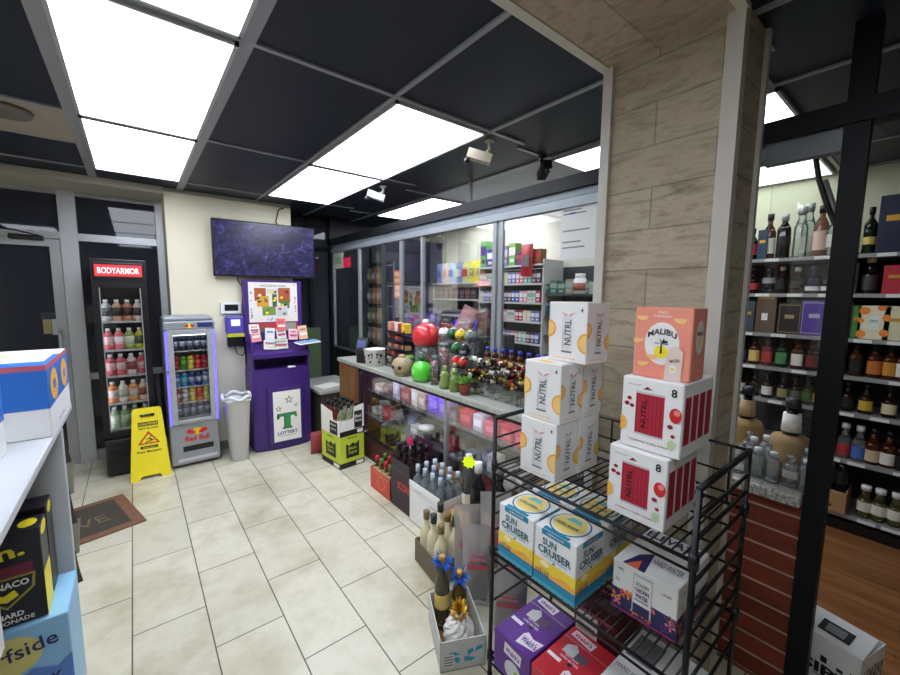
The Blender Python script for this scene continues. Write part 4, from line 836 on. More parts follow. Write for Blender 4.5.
# hanging strip of dark packets on the far end of the shelf
t = thing('clip_strip', 'hanging strip holding dark snack packets on the far end of left shelf', 'clip strip', (-.255, 1.972, .50))
b = MB(); b.box(-.012, .012, 0, .004, 0, .62, cw_); b.build('strip', t)
for k in range(5):
    b = MB(); b.pillow(.062, .135, .022, mat((52, 50, 48) if k % 2 == 0 else (126, 128, 112), .4, noise=.5, nscale=30), seed=k)
    o = b.build('snack_packet', loc=(-.242, 1.950, .50+.118*k)); o.rotation_euler = (0, .10*(1 if k % 2 else -1), .25+.3*(k % 2))
    tag(o, ('dark' if k % 2 == 0 else 'grey green')+' snack packet on the clip strip, '+['lowest', 'second from bottom', 'middle', 'second from top', 'topmost'][k]+' of the strip', 'snack packet', 'snack packets on the clip strip')
# ================================================================== BOTTLES
_protos = {}
def bottle(kind, label, loc, rz=0, group=None, cat='bottle', name='bottle', rot=None):
    """kind = (height, radius, shoulder, neck radius, squareness, body, cap, label colour, label z0, z1)"""
    if kind not in _protos:
        H, R, sh, nr, sq, body, cap, lab, z0, z1 = kind; n = 14 if H > .12 else 8
        b = MB(); zs = H*sh; zn = zs+(H-zs)*.42; zc = H*.86
        b.lathe([(R*.9, 0), (R, H*.02), (R, zs), (R*.92, zs+(zn-zs)*.35), (nr*1.5, zs+(zn-zs)*.8), (nr, zn), (nr, zc)], body, n=n, sq=0)
        if sq:
            b = MB(); b.lathe([(R*.92, 0), (R, H*.02), (R, zs), (R*.8, zs+(zn-zs)*.45)], body, n=16, sq=sq); b.lathe([(R*.8, zs+(zn-zs)*.45), (nr, zn), (nr, zc)], body, n=16, sq=sq*.4)
        me = b.mesh('bottle_glass')
        c = MB(); c.lathe([(nr*1.25, zc-.002), (nr*1.3, H), (nr*.6, H+.001)], cap, n=10); mc = c.mesh('cap')
        ml = None
        if lab is not None:
            l = MB(); l.lathe([(R*1.015, H*z0), (R*1.015, H*z1)], lab, n=16 if sq else n, sq=sq); l.f = l.f[:-2]; l.m = l.m[:-2]; l.sm = l.sm[:-2]; ml = l.mesh('label')
        o = bpy.data.objects.new(name, me); parts = [('cap', mc)]+([('paper_label', ml)] if ml else [])
        _protos[kind] = (me, parts)
    me, parts = _protos[kind]
    o = bpy.data.objects.new(name, me); col.objects.link(o)
    o.location = loc; o.rotation_euler = rot if rot is not None else (0, 0, rz)
    for n_, m_ in parts:
        p = bpy.data.objects.new(n_, m_); col.objects.link(p); p.parent = o
    return tag(o, label, cat, group)
def g(c, body=.55): return glassy(c, body, tuple(int(v*.55) for v in c), .9, .04)
WHISKY = g((160, 80, 28), .6); DKBR = g((70, 34, 20), .75); CLR = glassy((240, 246, 246), .10); BLKG = mat((14, 16, 18), .12); GRNG = g((40, 96, 54), .6); ROSE = g((236, 176, 150), .5); WINE = mat((30, 12, 20), .15)
YGL = g((214, 214, 130), .35); REDG = g((190, 40, 40), .6); PURG = g((70, 50, 120), .7); LB_W = mat((226, 222, 208), .6); LB_K = mat((22, 22, 24), .6); LB_O = mat((196, 110, 50), .6); LB_G = mat((80, 140, 90), .6); LB_Y = mat((226, 196, 110), .6); LB_R = mat((176, 50, 50), .6); CAPK = mat((16, 16, 18), .4)
def K(H=.28, R=.038, sh=.62, nr=.014, sq=0, body=WHISKY, cap=CAPK, lab=LB_W, z0=.15, z1=.5): return (H, R, sh, nr, sq, body, cap, lab, z0, z1)
# ---- liquor shelving in the right-hand room
SX = 3.75; LZ = [1.895, 1.635, 1.335, 1.08, .83, .50, .12]
shw = mat((150, 152, 150), .5, .2)
t = thing('liquor_shelf', 'black backed steel shelving full of liquor in the right-hand room', 'shelving', (SX, -.5, 0))
for z in LZ:
    b = MB(); b.box(0, .36, 0, 1.98, z-.025, z, shw); b.build('shelf_board', t)
b = MB(); b.box(.36, .38, 0, 1.98, 0, 1.93, mat((26, 26, 28), .7)); b.box(0, .38, 0, 1.98, 0, .07, BLACK); b.build('back_panel', t)
for y in (0, .92, 1.96): b = MB(); b.box(.01, .36, y, y+.02, 0, 1.93, DARK); b.build('upright', t)
tagm = mat((232, 232, 226), .6)
for zi, z in enumerate(LZ):
    for k, yy in enumerate([(.55, .72, 1.02, 1.30), (.52, .66, .98, 1.15, 1.34), (.50, .63, .78, 1.22, 1.42), (.6, 1.08, 1.38), (.66, .82, 1.2, 1.4), (.53, .74, .86), (.55, .66)][zi]):
        b = MB(); b.box(-.004, -.001, yy, yy+.085, z-.024, z-.002, tagm if (k+zi) % 11 else mat((180, 220, 90), .6)); b.build('price_tag', t)
def lrow(zi, px, kind, desc, dx=.06):
    """stand a bottle on shelf board zi where the photo shows it"""
    kind = (kind[0], min(kind[1], .034 if zi in (3, 4) else .037 if zi > 4 else .04), *kind[2:]); z = LZ[zi]; p = at(px, {0: 252, 1: 292, 2: 335, 3: 368, 4: 408, 5: 462, 6: 515}[zi], 'x', SX+dx)
    bottle(kind, f'{desc} on the {nm2[zi]} liquor shelf', (SX+dx, p.y, z+.001), .1, f'bottles on the {nm2[zi]} liquor shelf')
nm2 = ['top', 'second', 'third', 'fourth', 'fifth', 'sixth', 'lowest']
def lbox(zi, px, w, h, d, c, desc, art=None):
    z = LZ[zi]; p = at(px, 300, 'x', SX+.03)
    carton('gift_box', f'{desc} on the {nm2[zi]} liquor shelf', 'gift box', w, d, h, mat(c, .45), art or (lambda b, w, d, h: b.front(0, 0, 0).rect(w*.2, w*.8, h*.55, h*.65, GOLD, 1)), (SX+.03, p.y+w/2, z+.001), -PI/2, f'boxes on the {nm2[zi]} liquor shelf')
lrow(0, 752, K(.24, .036, .55, .013, .3, DKBR, CAPK, LB_R), 'small red brown bottle')
lrow(0, 768, K(.34, .046, .58, .016, .5, WHISKY, CAPK, LB_W, .12, .46), 'amber bottle with cream label and black cap', .09)
lrow(0, 782.5, K(.33, .054, .66, .018, .9, BLKG, SILV, LB_K, .3, .5), 'square black bottle with silver cap', .12)
lrow(0, 799, K(.36, .055, .60, .022, .4, CLR, SILV, None), 'large clear decanter bottle with ornate silver stopper', .08)
lrow(0, 806, K(.40, .04, .62, .022, .4, CLR, SILV, LB_W, .1, .4), 'tall clear bottle behind the large decanter', .2)
lrow(0, 819, K(.35, .046, .62, .016, .2, ROSE, CAPK, mat((226, 190, 170), .5), .12, .5), 'pale rose bottle with black cap')
lrow(0, 832, K(.29, .040, .6, .014, 0, CLR, CAPK, LB_W, .2, .5), 'clear bottle with white label next to the black post')
lrow(0, 845, K(.33, .040, .6, .014, 0, BLKG, CAPK, LB_K), 'black bottle half behind the black post')
lrow(0, 868, K(.30, .032, .6, .012, 0, g((60, 90, 40), .7), CAPK, LB_Y, .2, .36), 'dark green bottle just right of the black post')
lbox(0, 757, .06, .22, .1, (26, 56, 84), 'slim dark blue box at the far left'); lbox(0, 888, .17, .36, .12, (20, 28, 62), 'tall navy presentation box')
for px, k, d in ((752, K(.20, .04, .5, .014, .4, DKBR, CAPK, LB_R, .15, .4), 'short brown bottle with red label'), (768, K(.19, .055, .5, .014, .6, BLKG, CAPK, mat((150, 150, 150), .5), .4, .62), 'squat black bottle with grey label'),
                 (781, K(.20, .04, .5, .014, .2, DKBR, mat((170, 150, 110), .4), LB_K), 'brown decanter with gold stopper'), (796, K(.19, .055, .45, .014, .3, DKBR, SILV, LB_K, .2, .35), 'round dark flask with silver stopper'), (812, K(.20, .05, .5, .014, .3, PURG, mat((90, 84, 130), .4), LB_W, .1, .25), 'purple tinted flask'), (828, K(.20, .042, .5, .014, .3, DKBR, CAPK, LB_W, .1, .25), 'dark flask with pale low label'),
                 (868, K(.24, .06, .5, .018, .1, BLKG, mat((206, 196, 120), .4), mat((60, 60, 58), .4), .1, .5), 'dark round bottle with gold stopper')): lrow(1, px, k, d, .09)
lbox(1, 894, .12, .18, .12, (186, 36, 56), 'bright red box'); lbox(1, 845, .1, .2, .1, (30, 30, 34), 'black box behind the post')
gb = lambda c: (lambda b, w, d, h: (b.front(0, 0, 0).rect(w*.05, w*.95, h*.05, h*.07, c, 1).rect(w*.05, w*.95, h*.92, h*.94, c, 1).rect(w*.05, w*.07, h*.05, h*.94, c, 1).rect(w*.93, w*.95, h*.05, h*.94, c, 1).rect(w*.3, w*.7, h*.5, h*.62, c, 1)))
lbox(2, 748, .10, .24, .1, (60, 74, 84), 'grey blue gift box'); lbox(2, 767, .125, .27, .1, (92, 72, 52), 'brown gift box with small picture', lambda b, w, d, h: b.front(0, 0, 0).rect(w*.3, w*.6, h*.35, h*.55, PAPER, 1).rect(w*.1, w*.9, h*.95, h, GOLD, 1))
lbox(2, 791, .135, .23, .1, (30, 30, 32), 'black gift box with fine gold border', gb(mat((170, 150, 100), .4))); lbox(2, 816, .145, .25, .1, (84, 62, 150), 'purple gift box with silver border', gb(mat((170, 170, 190), .4))); lbox(2, 842, .12, .24, .1, (40, 44, 50), 'dark box behind the post')
def fruit(b, w, d, h):
    f = b.front(0, 0, 0)
    for x, z, r in ((.15, .15, .16), (.2, .85, .17), (.72, .95, .14), (.9, .65, .15), (.85, .2, .15), (.12, .55, .1)):
        pts = [(min(w, max(0, w*x+w*r*math.cos(a))), min(h, max(0, h*z+w*r*math.sin(a)))) for a in [2*PI*i/16 for i in range(16)]]; f.poly(pts, mat((240, 140, 50), .5), 1)
    f.rect(w*.35, w*.7, h*.3, h*.7, mat((230, 236, 226), .5), 2); f.text('CIROC', w*.52, h*.55, h*.08, GRN, w=w*.28, k=3)
lbox(2, 859, .045, .22, .1, (70, 130, 50), 'slim green box'); lbox(2, 876, .15, .22, .12, (236, 226, 190), 'white box printed with oranges', fruit); lbox(2, 899, .11, .22, .12, (222, 216, 180), 'cream box at the right picture edge')
sq = dict(H=.215, R=.043, sh=.6, nr=.015, sq=.7)
for px, bd, lb, d in ((740, BLKG, mat((60, 70, 120), .5), 'dark blue labelled bottle'), (753, WHISKY, LB_Y, 'honey bottle with cream yellow label'), (766, REDG, LB_R, 'red bottle with red label'), (780, GRNG, LB_G, 'green apple bottle with green label'), (796, WHISKY, LB_W, 'amber square bottle with white round label'), (811, DKBR, mat((110, 40, 36), .6), 'brown square bottle with dark red label'), (826, WHISKY, LB_W, 'amber bottle with white label beside the black post'),
                      (855, WHISKY, LB_K, 'amber bottle with black label'), (874, WHISKY, LB_O, 'amber bottle with orange brown label'), (890, WHISKY, mat((200, 140, 50), .6), 'amber bottle with gold and black label'), (903, WHISKY, LB_W, 'amber bottle cut by the right picture edge')): lrow(3, px, K(body=bd, lab=lb, z0=.12, z1=.52, **sq), d, .07)
for px, bd, lb, d in ((738, DKBR, LB_W, 'dark bottle with white label'), (752, DKBR, LB_K, 'plain dark brown bottle'), (765, DKBR, LB_W, 'small dark bottle with grey label'), (781, BLKG, mat((150, 140, 90), .6), 'black bottle with dull gold label'), (794, DKBR, mat((90, 90, 84), .6), 'dark bottle with grey label'), (806, g((90, 120, 40), .6), mat((60, 90, 40), .6), 'olive green bottle'), (818, WHISKY, mat((210, 150, 100), .6), 'amber bottle with peach label'), (846, DKBR, LB_K, 'dark bottle beside the post'),
                      (865, g((120, 60, 20), .7), mat((200, 170, 60), .6), 'round brown bottle with gold label'), (889, g((90, 30, 16), .7), mat((220, 206, 160), .6), 'dark red brown bottle with cream arched label')): lrow(4, px, K(.20, .043, .5, .015, .2, bd, CAPK, lb, .12, .45), d, .07)
for px, bd, lb, d in ((842, CLR, LB_R, 'clear bottle with red label'), (857, CLR, mat((70, 110, 180), .6), 'clear bottle with blue label'), (871, WHISKY, mat((210, 190, 150), .6), 'amber bottle with beige label'), (887, WHISKY, LB_W, 'amber bottle with white label'), (902, DKBR, LB_K, 'dark bottle at the right picture edge')): lrow(5, px, K(.24, .048, .52, .017, .3, bd, CAPK if bd is not CLR else WHITE, lb, .08, .40), d, .07)
for px in (863, 878, 895): lrow(6, px, K(.22, .055, .5, .02, .2, YGL, WHITE, LB_W, .2, .5), 'yellowish clear bottle with white label', .07)
def cbx(b, w, d, h): b.front(0, 0, 0).rect(w*.1, w*.6, h*.25, h*.35, INK, 1); b.top(0, 0, h).rect(.01, w-.01, .01, d-.01, BLACK, 1)
carton('cardboard_box', 'open cardboard box of bottles at the left end of the lowest liquor shelf', 'box', .17, .25, .15, CARD, cbx, (SX-.02, .475, .122), -PI/2)
for k in range(3): bottle(K(.25, .033, .6, .013, 0, BLKG, mat((90, 80, 40), .4), LB_K), 'dark bottle standing in the cardboard box on the lowest liquor shelf', (SX+.06, .44-.045*k, .275), 0, 'bottles in the liquor wall cardboard box')
# ---- half wall goods: jugs, clear bottles
sleeve = mat((160, 128, 80), .75, noise=.15, nscale=40)
for x, y, desc in ((2.25, .545, 'tan sleeved jug bottle with paper seal, nearer the column'), (2.13, .36, 'tan sleeved jug bottle with white neck label, nearer the black post')):
    t = thing('jug_bottle', desc+' on the stone ledge', 'bottle', (x, y, .846), 0, 'tan jug bottles on the stone ledge')
    b = MB(); b.lathe([(.062, 0), (.068, .01), (.068, .155), (.06, .175), (.035, .185)], sleeve, n=20); b.build('sleeve', t)
    b = MB(); b.lathe([(.03, .18), (.022, .21), (.02, .30)], BLKG, n=14); b.build('neck', t)
    b = MB(); b.lathe([(.034, .2), (.03, .275)], PAPER if x < 2.2 else mat((190, 160, 120), .7), n=14); b.build('neck_label', t)
    b = MB(); b.lathe([(.026, .30), (.028, .335), (.01, .34)], CAPK, n=12); b.build('cap', t)
rn = random.Random(4)
CLJ = glassy((244, 248, 248), .30, (206, 212, 212), 1.2)
spots = [(2.02, .50), (2.03, .44), (2.02, .385), (2.03, .33), (2.02, .28), (2.085, .47), (2.09, .41), (2.095, .345), (2.09, .29), (2.15, .50), (2.155, .44), (2.20, .28), (2.15, .282)]
for i, (x, y) in enumerate(spots):
    bottle(K(.125 if i < 5 else .15, .026, .68, .011, .5 if i % 2 else 0, CLJ, mat((206, 210, 212), .4) if i % 3 else CLEAR, LB_W if i % 4 == 3 else None, .3, .55), 'small clear bottle in the cluster on the stone ledge', (x, y, .846), rn.random(), 'clear bottles on the stone ledge')
for i, (x, y) in enumerate(((2.03, .56), (2.05, .60))):
    bottle(K(.15, .026, .68, .012, 0, CLR, GOLD, LB_W, .2, .5), 'clear bottle with gold cap on the ledge behind the column edge', (x, y, .846), 0, 'gold capped bottles on the stone ledge')
bottle(K(.34, .05, .6, .018, 0, REDG, CAPK, LB_R, .2, .5), 'red bottle half hidden by the column on the stone ledge', (2.26, .72, .846))
# ---- four pack box lower right
def sip_art(b, w, d, h):
    f = b.front(0, 0, 0); f.text('SIPZ', w*.52, h*.42, h*.2, INK, w=w*.84, bold=.04); f.rect(w*.3, w*.9, h*.28, h*.30, INK, 1)
    for i, x in enumerate((.15, .4, .65, .85)): f.rect(w*x, w*(x+.1), h*.56, h*(.62+.05*(i % 2)), INK, 1)
    f = b.right(w, 0, 0)
    for i in range(6): f.text(['SIPZ', 'HARD', 'TEA', 'ICED', 'SIPZ', '4 PACK'][i], d*(.15+.145*i), h*.45, d*.1, INK, w=h*.7, rot=PI/2, bold=.03)
    f = b.left(0, d, 0); f.text('SIPZ', d*.5, h*.5, h*.2, INK, w=d*.7)
p = at(800, 675, 'z', 0)
t = thing('drink_carrier', 'white and black SIPZ drink carrier standing open on the wood floor', 'carton', (2.125, .268, 0), -PI/2-.25)
b = MB()
for a in ((0, .20, 0, .004), (0, .20, .186, .19), (0, .004, 0, .19), (.196, .20, 0, .19)): b.box(*a, 0, .235, cw_)
b.box(0, .2, 0, .19, 0, .004, cw_); sip_art(b, .20, .19, .235); b.build('carton_body', t)
b = MB(); b.obox((.10, .06, .257), (.10, 0, 0), (0, .06, .02), (0, -.001, .0015), cw_); f = Face(b, (0, .005, .241), (1, 0, 0), (0, .06, .02)); f.rect(.05, .15, .02, .08, INK, 2); f.rect(.07, .13, .03, .07, gr_, 3); b.build('open_flap', t, label='raised flap with dark picture')
for k in range(2):
    bottle(K(.17, .03, .6, .013, 0, DKBR, CAPK, LB_R), 'dark bottle inside the white SIPZ carrier', tuple(Matrix.Translation((2.125, .268, 0)) @ Matrix.Rotation(-PI/2-.25, 4, 'Z') @ Vector((.06+.08*k, .15, .006))), 0, 'bottles inside the SIPZ carrier')

# ================================================================== FLOOR BOXES IN FRONT OF THE COUNTER
lime = mat((196, 214, 60), .5)
t = thing('wine_case', 'lime green and black wine case at the bottom of the pair by the counter end', 'case', (1.385, 3.31, 0), .12)
def lime_art(b, w, d, h):
    for f, W in ((b.front(0, 0, 0), w), (b.left(0, d, 0), d)):
        f.poly([(W*.24, h*.30), (W*.78, h*.30), (W*.78, h*.80), (W*.64, h*.70), (W*.5, h*.76), (W*.38, h*.68), (W*.24, h*.76)], INK, 1); f.text('Blank', W*.5, h*.60, h*.10, lime, w=W*.34, k=3); f.text('Stare', W*.5, h*.47, h*.10, lime, w=W*.34, k=3)
        f.rect(0, W, 0, h*.17, INK, 1); f.rect(W*.65, W*.95, h*.03, h*.14, PAPER, 2); f.text('WINE CO', W*.5, h*.92, h*.06, INK, w=W*.4)
WL, DL = .255, .34
b = MB(); b.rbox(0, WL, 0, DL, 0, .30, lime, .003, 1); lime_art(b, WL, DL, .30); b.build('case_body', t)
t = thing('wine_case', 'open white and black wine case on top of the lime green case', 'case', (1.385, 3.31, .301), .12)
b = MB(); hb = .14
for a in ((0, WL, 0, .004), (.0, WL, DL-.004, DL), (0, .004, 0, DL), (WL-.004, WL, 0, DL)): b.box(*a, 0, hb, PAPER)
b.box(0, WL, 0, DL, 0, .004, CARD)
b.add([(0, 0, hb), (.14, 0, hb), (.15, 0, hb+.12), (WL, 0, hb+.14), (WL, 0, hb), (0, .003, hb), (.14, .003, hb), (.15, .003, hb+.12), (WL, .003, hb+.14), (WL, .003, hb)], [(1, 4, 3, 2), (6, 7, 8, 9), (1, 2, 7, 6), (2, 3, 8, 7), (3, 4, 9, 8)], PAPER)
b.add([(0, DL, hb), (0, DL*.35, hb), (0, DL*.4, hb+.08), (0, DL, hb+.11), (.003, DL, hb), (.003, DL*.35, hb), (.003, DL*.4, hb+.08), (.003, DL, hb+.11)], [(0, 1, 2, 3), (7, 6, 5, 4), (1, 5, 6, 2), (2, 6, 7, 3)], PAPER)
f = b.front(0, 0, 0); f.rect(.15, .235, .06, .22, INK, 2); f.text('Blank', .192, .17, .03, PAPER, w=.07, k=3); f.text('Stare', .192, .13, .03, PAPER, w=.07, k=3); f.poly([(0, 0), (WL, 0), (WL, .06), (.12, .05), (0, .05)], INK, 1); f.rect(.18, .24, .01, .045, PAPER, 2)
f = b.left(0, DL, 0); f.rect(.16, .30, .01, .13, INK, 1); f.text('Blank', .23, .10, .02, PAPER, w=.1, k=3); f.text('Stare', .23, .06, .02, PAPER, w=.1, k=3)
b.build('case_body', t)
M6 = Matrix.Translation((1.385, 3.31, .301)) @ Matrix.Rotation(.12, 4, 'Z')
i = 0
for yy in (.05, .13, .21, .29):
    for xx in (.045, .125, .205):
        i += 1; red_ = i in (4, 7, 8, 10)
        bottle(K(.29, .035, .60, .014, 0, g((214, 60, 66), .5) if red_ else glassy((226, 236, 206), .35, (190, 200, 160)), BLACK, LB_R if red_ else LB_W, .2, .5), ('red' if red_ else 'pale green')+' wine bottle with black top in the open white case', tuple(M6 @ Vector((xx, yy, .006))), 0, 'wine bottles in the open white case')
t = thing('wine_bag', 'red patterned bag slumped on the floor behind the lime green case', 'bag', (1.37, 3.84, 0), .15)
b = MB(); b.pillow(.15, .22, .12, mat((150, 56, 60), .5, noise=.5, nscale=24), seed=2); b.build('bag_body', t)
# six pack carriers
orr = mat((206, 74, 48), .5)
t = thing('beer_carrier', 'orange red six pack carrier standing by the black ICON box', 'carrier', (1.465, 2.555, 0))
b = MB(); W6, D6 = .15, .32
for a in ((0, W6, 0, .004), (0, W6, D6-.004, D6), (0, .004, 0, D6), (W6-.004, W6, 0, D6)): b.box(*a, 0, .175, orr)
b.box(0, W6, 0, D6, 0, .004, orr); f = b.left(0, D6, 0); f.ring(D6*.55, .09, .06, .05, .003, mat((240, 180, 140), .5), 1); f.rect(.03, D6-.02, .15, .153, mat((240, 180, 140), .5), 1); b.build('carrier_body', t)
b = MB(); b.box(W6/2-.003, W6/2+.003, .02, D6-.02, 0, .22, orr); b.build('handle', t)
for r in range(2):
    for k in range(4): bottle(K(.265, .030, .55, .012, 0, g((190, 150, 80), .5), mat((70, 130, 60), .4) if (k+r) % 2 == 0 else RED, mat((226, 206, 160), .5), .55, .70), 'brown beer bottle with green or red cap in the orange carrier', (1.465+.037+.074*r, 2.60+.075*k, .005), 0, 'beer bottles in the orange carrier')
icon = mat((54, 40, 50), .55)
t = thing('wine_box', 'black ICON box of dark wine bottles on the floor', 'box', (1.465, 2.275, 0))
b = MB(); WI, DI = .22, .265
for a in ((0, WI, 0, .004), (0, WI, DI-.004, DI), (0, .004, 0, DI), (WI-.004, WI, 0, DI)): b.box(*a, 0, .375, icon)
b.box(0, WI, 0, DI, 0, .004, CARD); f = b.left(0, DI, 0); f.text('ICON', DI*.68, .19, .06, mat((226, 70, 60), .5), w=.15, bold=.02); f.rect(0, DI, .30, .302, gr_, 1); b.build('box_body', t)
b = MB(); b.obox((WI-.004, .14, .435), (.006, 0, .06), (0, .12, 0), (.002, 0, -.001), mat((74, 26, 58), .5)); b.build('open_flap', t, label='magenta dotted open flap')
for r in range(3):
    for k in range(3): bottle(K(.33, .036, .60, .014, 0, WINE, BLACK, LB_R if (r+k) % 3 else LB_Y, .2, .42), 'dark wine bottle with black top in the ICON box', (1.465+.04+.070*r, 2.275+.048+.083*k, .155), 0, 'dark wine bottles in the ICON box')
b = MB(); b.pillow(.055, .06, .02, mat((230, 60, 110), .4), seed=1); b.tube([(0, 0, .01), (0, 0, -.34)], .003, WHITE); tag(b.build('sticker', loc=(1.52, 2.355, .50)), 'small pink tag standing among the dark wine bottles', 'tag')
for k in range(4): bottle(K(.40, .033, .60, .014, 0, WINE, BLACK, LB_K, .2, .42), 'tall dark wine bottle standing behind the ICON box against the glass', (1.655, 2.50+.085*k, 0), 0, 'dark wine bottles behind the ICON box')
t = thing('vodka_box', 'open white box of clear bottles beside the ICON box', 'box', (1.45, 1.905, 0), .0)
b = MB(); WV, DV = .235, .35
for a in ((0, WV, 0, .004), (0, WV, DV-.004, DV), (0, .004, 0, DV), (WV-.004, WV, 0, DV)): b.box(*a, 0, .27, cw_)
b.box(0, WV, 0, DV, 0, .004, CARD); f = b.left(0, DV, 0); f.rect(0, DV, .235, .238, lg, 1); f.text('HANDLE WITH CARE', DV*.3, .25, .008, gr_, w=.09); f.rect(DV*.7, DV*.95, .2, .215, lg, 1)
b.obox((.0, DV/2, .285), (.002, 0, .018), (0, DV/2, 0), (.0015, 0, 0), cw_); b.build('box_body', t)
b = MB(); b.obox((WV-.004, DV/2, .32), (.006, 0, .05), (0, DV/2, 0), (.002, 0, -.001), CARD); b.build('open_flap', t, label='brown inside of raised flap')
for r in range(3):
    for k in range(4): bottle(K(.33, .036, .66, .013, 0, glassy((228, 236, 238), .24, (196, 206, 208)), mat((190, 204, 214), .35, .3), mat((206, 218, 226), .5) if (r+k) % 2 else None, .3, .5), 'clear vodka bottle with pale silver cap in the white box', (1.45+.043+.074*r, 1.905+.045+.087*k, .085), 0, 'clear vodka bottles in the white box')
# loose bottles next to the rack
bottle(K(.36, .042, .62, .016, 0, glassy((206, 214, 214), .3, (120, 126, 130)), mat((200, 206, 206), .4), LB_W, .1, .3), 'clear tall bottle with grey cap behind the white box', (1.63, 1.83, .222), 0)
bottle(K(.42, .045, .62, .017, 0, BLKG, WHITE, LB_K, .3, .5), 'black bottle with white cap left of the rack post', (1.50, 1.60, .222), 0)
bottle(K(.36, .042, .62, .016, 0, BLKG, BLACK, LB_K, .3, .5), 'black bottle half behind the rack post', (1.60, 1.52, .222), 0)
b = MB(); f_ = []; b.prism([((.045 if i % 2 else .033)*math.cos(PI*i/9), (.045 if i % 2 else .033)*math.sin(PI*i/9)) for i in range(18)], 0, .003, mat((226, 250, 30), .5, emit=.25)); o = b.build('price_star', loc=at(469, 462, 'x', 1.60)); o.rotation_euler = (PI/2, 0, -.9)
tag(o, 'neon yellow star price card on the tall clear bottle', 'price card')
carton('cardboard_box', 'brown cardboard box carrying loose bottles between white box and rack', 'box', .42, .235, .22, CARD, lambda b, w, d, h: b.left(0, d, 0).rect(.02, .1, .05, .15, INK, 1), (1.45, 1.89, 0), -PI/2)
# champagne tray
t = thing('champagne_tray', 'low cardboard tray of cream champagne bottles nearest the aisle', 'tray', (1.21, 1.60, 0), -.12)
b = MB()
for a in ((0, .20, 0, .004), (0, .20, .27, .274), (0, .004, 0, .274), (.196, .20, 0, .274)): b.box(*a, 0, .14, mat((112, 100, 80), .8))
b.box(0, .20, 0, .27, 0, .004, CARD); b.build('tray_body', t)
M4 = Matrix.Translation((1.21, 1.60, 0)) @ Matrix.Rotation(-.12, 4, 'Z')
for i, (x, y) in enumerate(((.05, .05), (.05, .135), (.05, .22), (.145, .05), (.145, .135), (.145, .22))):
    bottle(K(.34 if i % 2 else .32, .039, .55, .016, 0, mat((214, 206, 170), .4), mat((40, 50, 36), .4) if i % 2 else mat((120, 104, 60), .4), mat((230, 226, 200), .5), .2, .45), 'cream champagne bottle with dark foil top in the low tray', tuple(M4 @ Vector((x, y, .006))), 0, 'champagne bottles in the low tray')
# white patterned carton with pineapple bottle
GC = (.925, 1.20, 0); GR = -.45
t = thing('gift_carton', 'open white carton printed with teal leaves at the foot of the rack', 'box', GC, GR)
b = MB(); hG = .14
for a in ((0, .20, 0, .004), (0, .20, .29, .294), (0, .004, 0, .294), (.196, .20, 0, .294)): b.box(*a, 0, hG, mat((196, 198, 194), .6))
b.box(0, .20, 0, .29, 0, .004, CARD)
f = b.front(0, 0, 0)
for x, z, a in ((.10, .06, .3), (.12, .10, 1.2), (.14, .05, 2.2), (.09, .12, 2.8), (.15, .12, .9), (.08, .05, 1.8)): f.poly([(x, z*.6), (x+.04*math.cos(a-.4), z*.6+.025*math.sin(a-.4)), (x+.06*math.cos(a), z*.6+.035*math.sin(a)), (x+.04*math.cos(a+.4), z*.6+.025*math.sin(a+.4))], TEAL, 1)
f.rect(.01, .06, .02, .08, mat((214, 214, 206), .6), 1)
for q in range(4): f.rect(.015, .055, .028+.013*q, .034+.013*q, gr_, 2)
f = b.left(0, .294, 0); f.rect(.03, .12, .03, .10, lg, 1); b.build('carton_body', t)
MG = Matrix.Translation(GC) @ Matrix.Rotation(GR, 4, 'Z')
def pine(loc, label, c, crown):
    t = thing('pineapple_bottle', label, 'bottle', loc, 0)
    b = MB(); n, k = 18, 13; vs = []; fs = []
    for j in range(k+1):
        a = -PI/2+PI*j/k
        for i in range(n):
            th = 2*PI*(i+.5*(j % 2))/n; r = .068*math.cos(a)*(1+.05*(1 if (i+j) % 2 else -1))+.001
            vs.append((r*math.cos(th), r*math.sin(th), .09+.09*math.sin(a)))
    for j in range(k):
        for i in range(n): fs.append((j*n+i, j*n+(i+1) % n, (j+1)*n+(i+1) % n, (j+1)*n+i))
    b.add(vs, fs, c); b.build('bottle_body', t)
    b = MB()
    for ring, (nn, ln, up) in enumerate(((9, .05, .02), (8, .045, .045), (6, .02, .06))):
        for i in range(nn):
            th = 2*PI*i/nn+ring*.3; d = Vector((math.cos(th), math.sin(th), 0)); s_ = Vector((-math.sin(th), math.cos(th), 0))*.010
            p0 = Vector((0, 0, .17+ring*.012)); p1 = p0+d*ln*.5+Vector((0, 0, up*.6)); p2 = p0+d*ln+Vector((0, 0, up))
            b.add([p0-s_, p0+s_, p1+s_, p1-s_, p2], [(0, 1, 2, 3), (3, 2, 4)], crown)
    b.build('leaf_crown', t)
pine(tuple(MG @ Vector((.10, .082, .006))), 'white pineapple shaped bottle with gold leaf crown in the teal leaf carton', mat((226, 224, 214), .4), mat((214, 170, 60), .3, .7))
foil = mat((40, 110, 220), .3, .3)
bl_loc = [MG @ Vector((.055, .235, .006)), MG @ Vector((.14, .235, .006))]
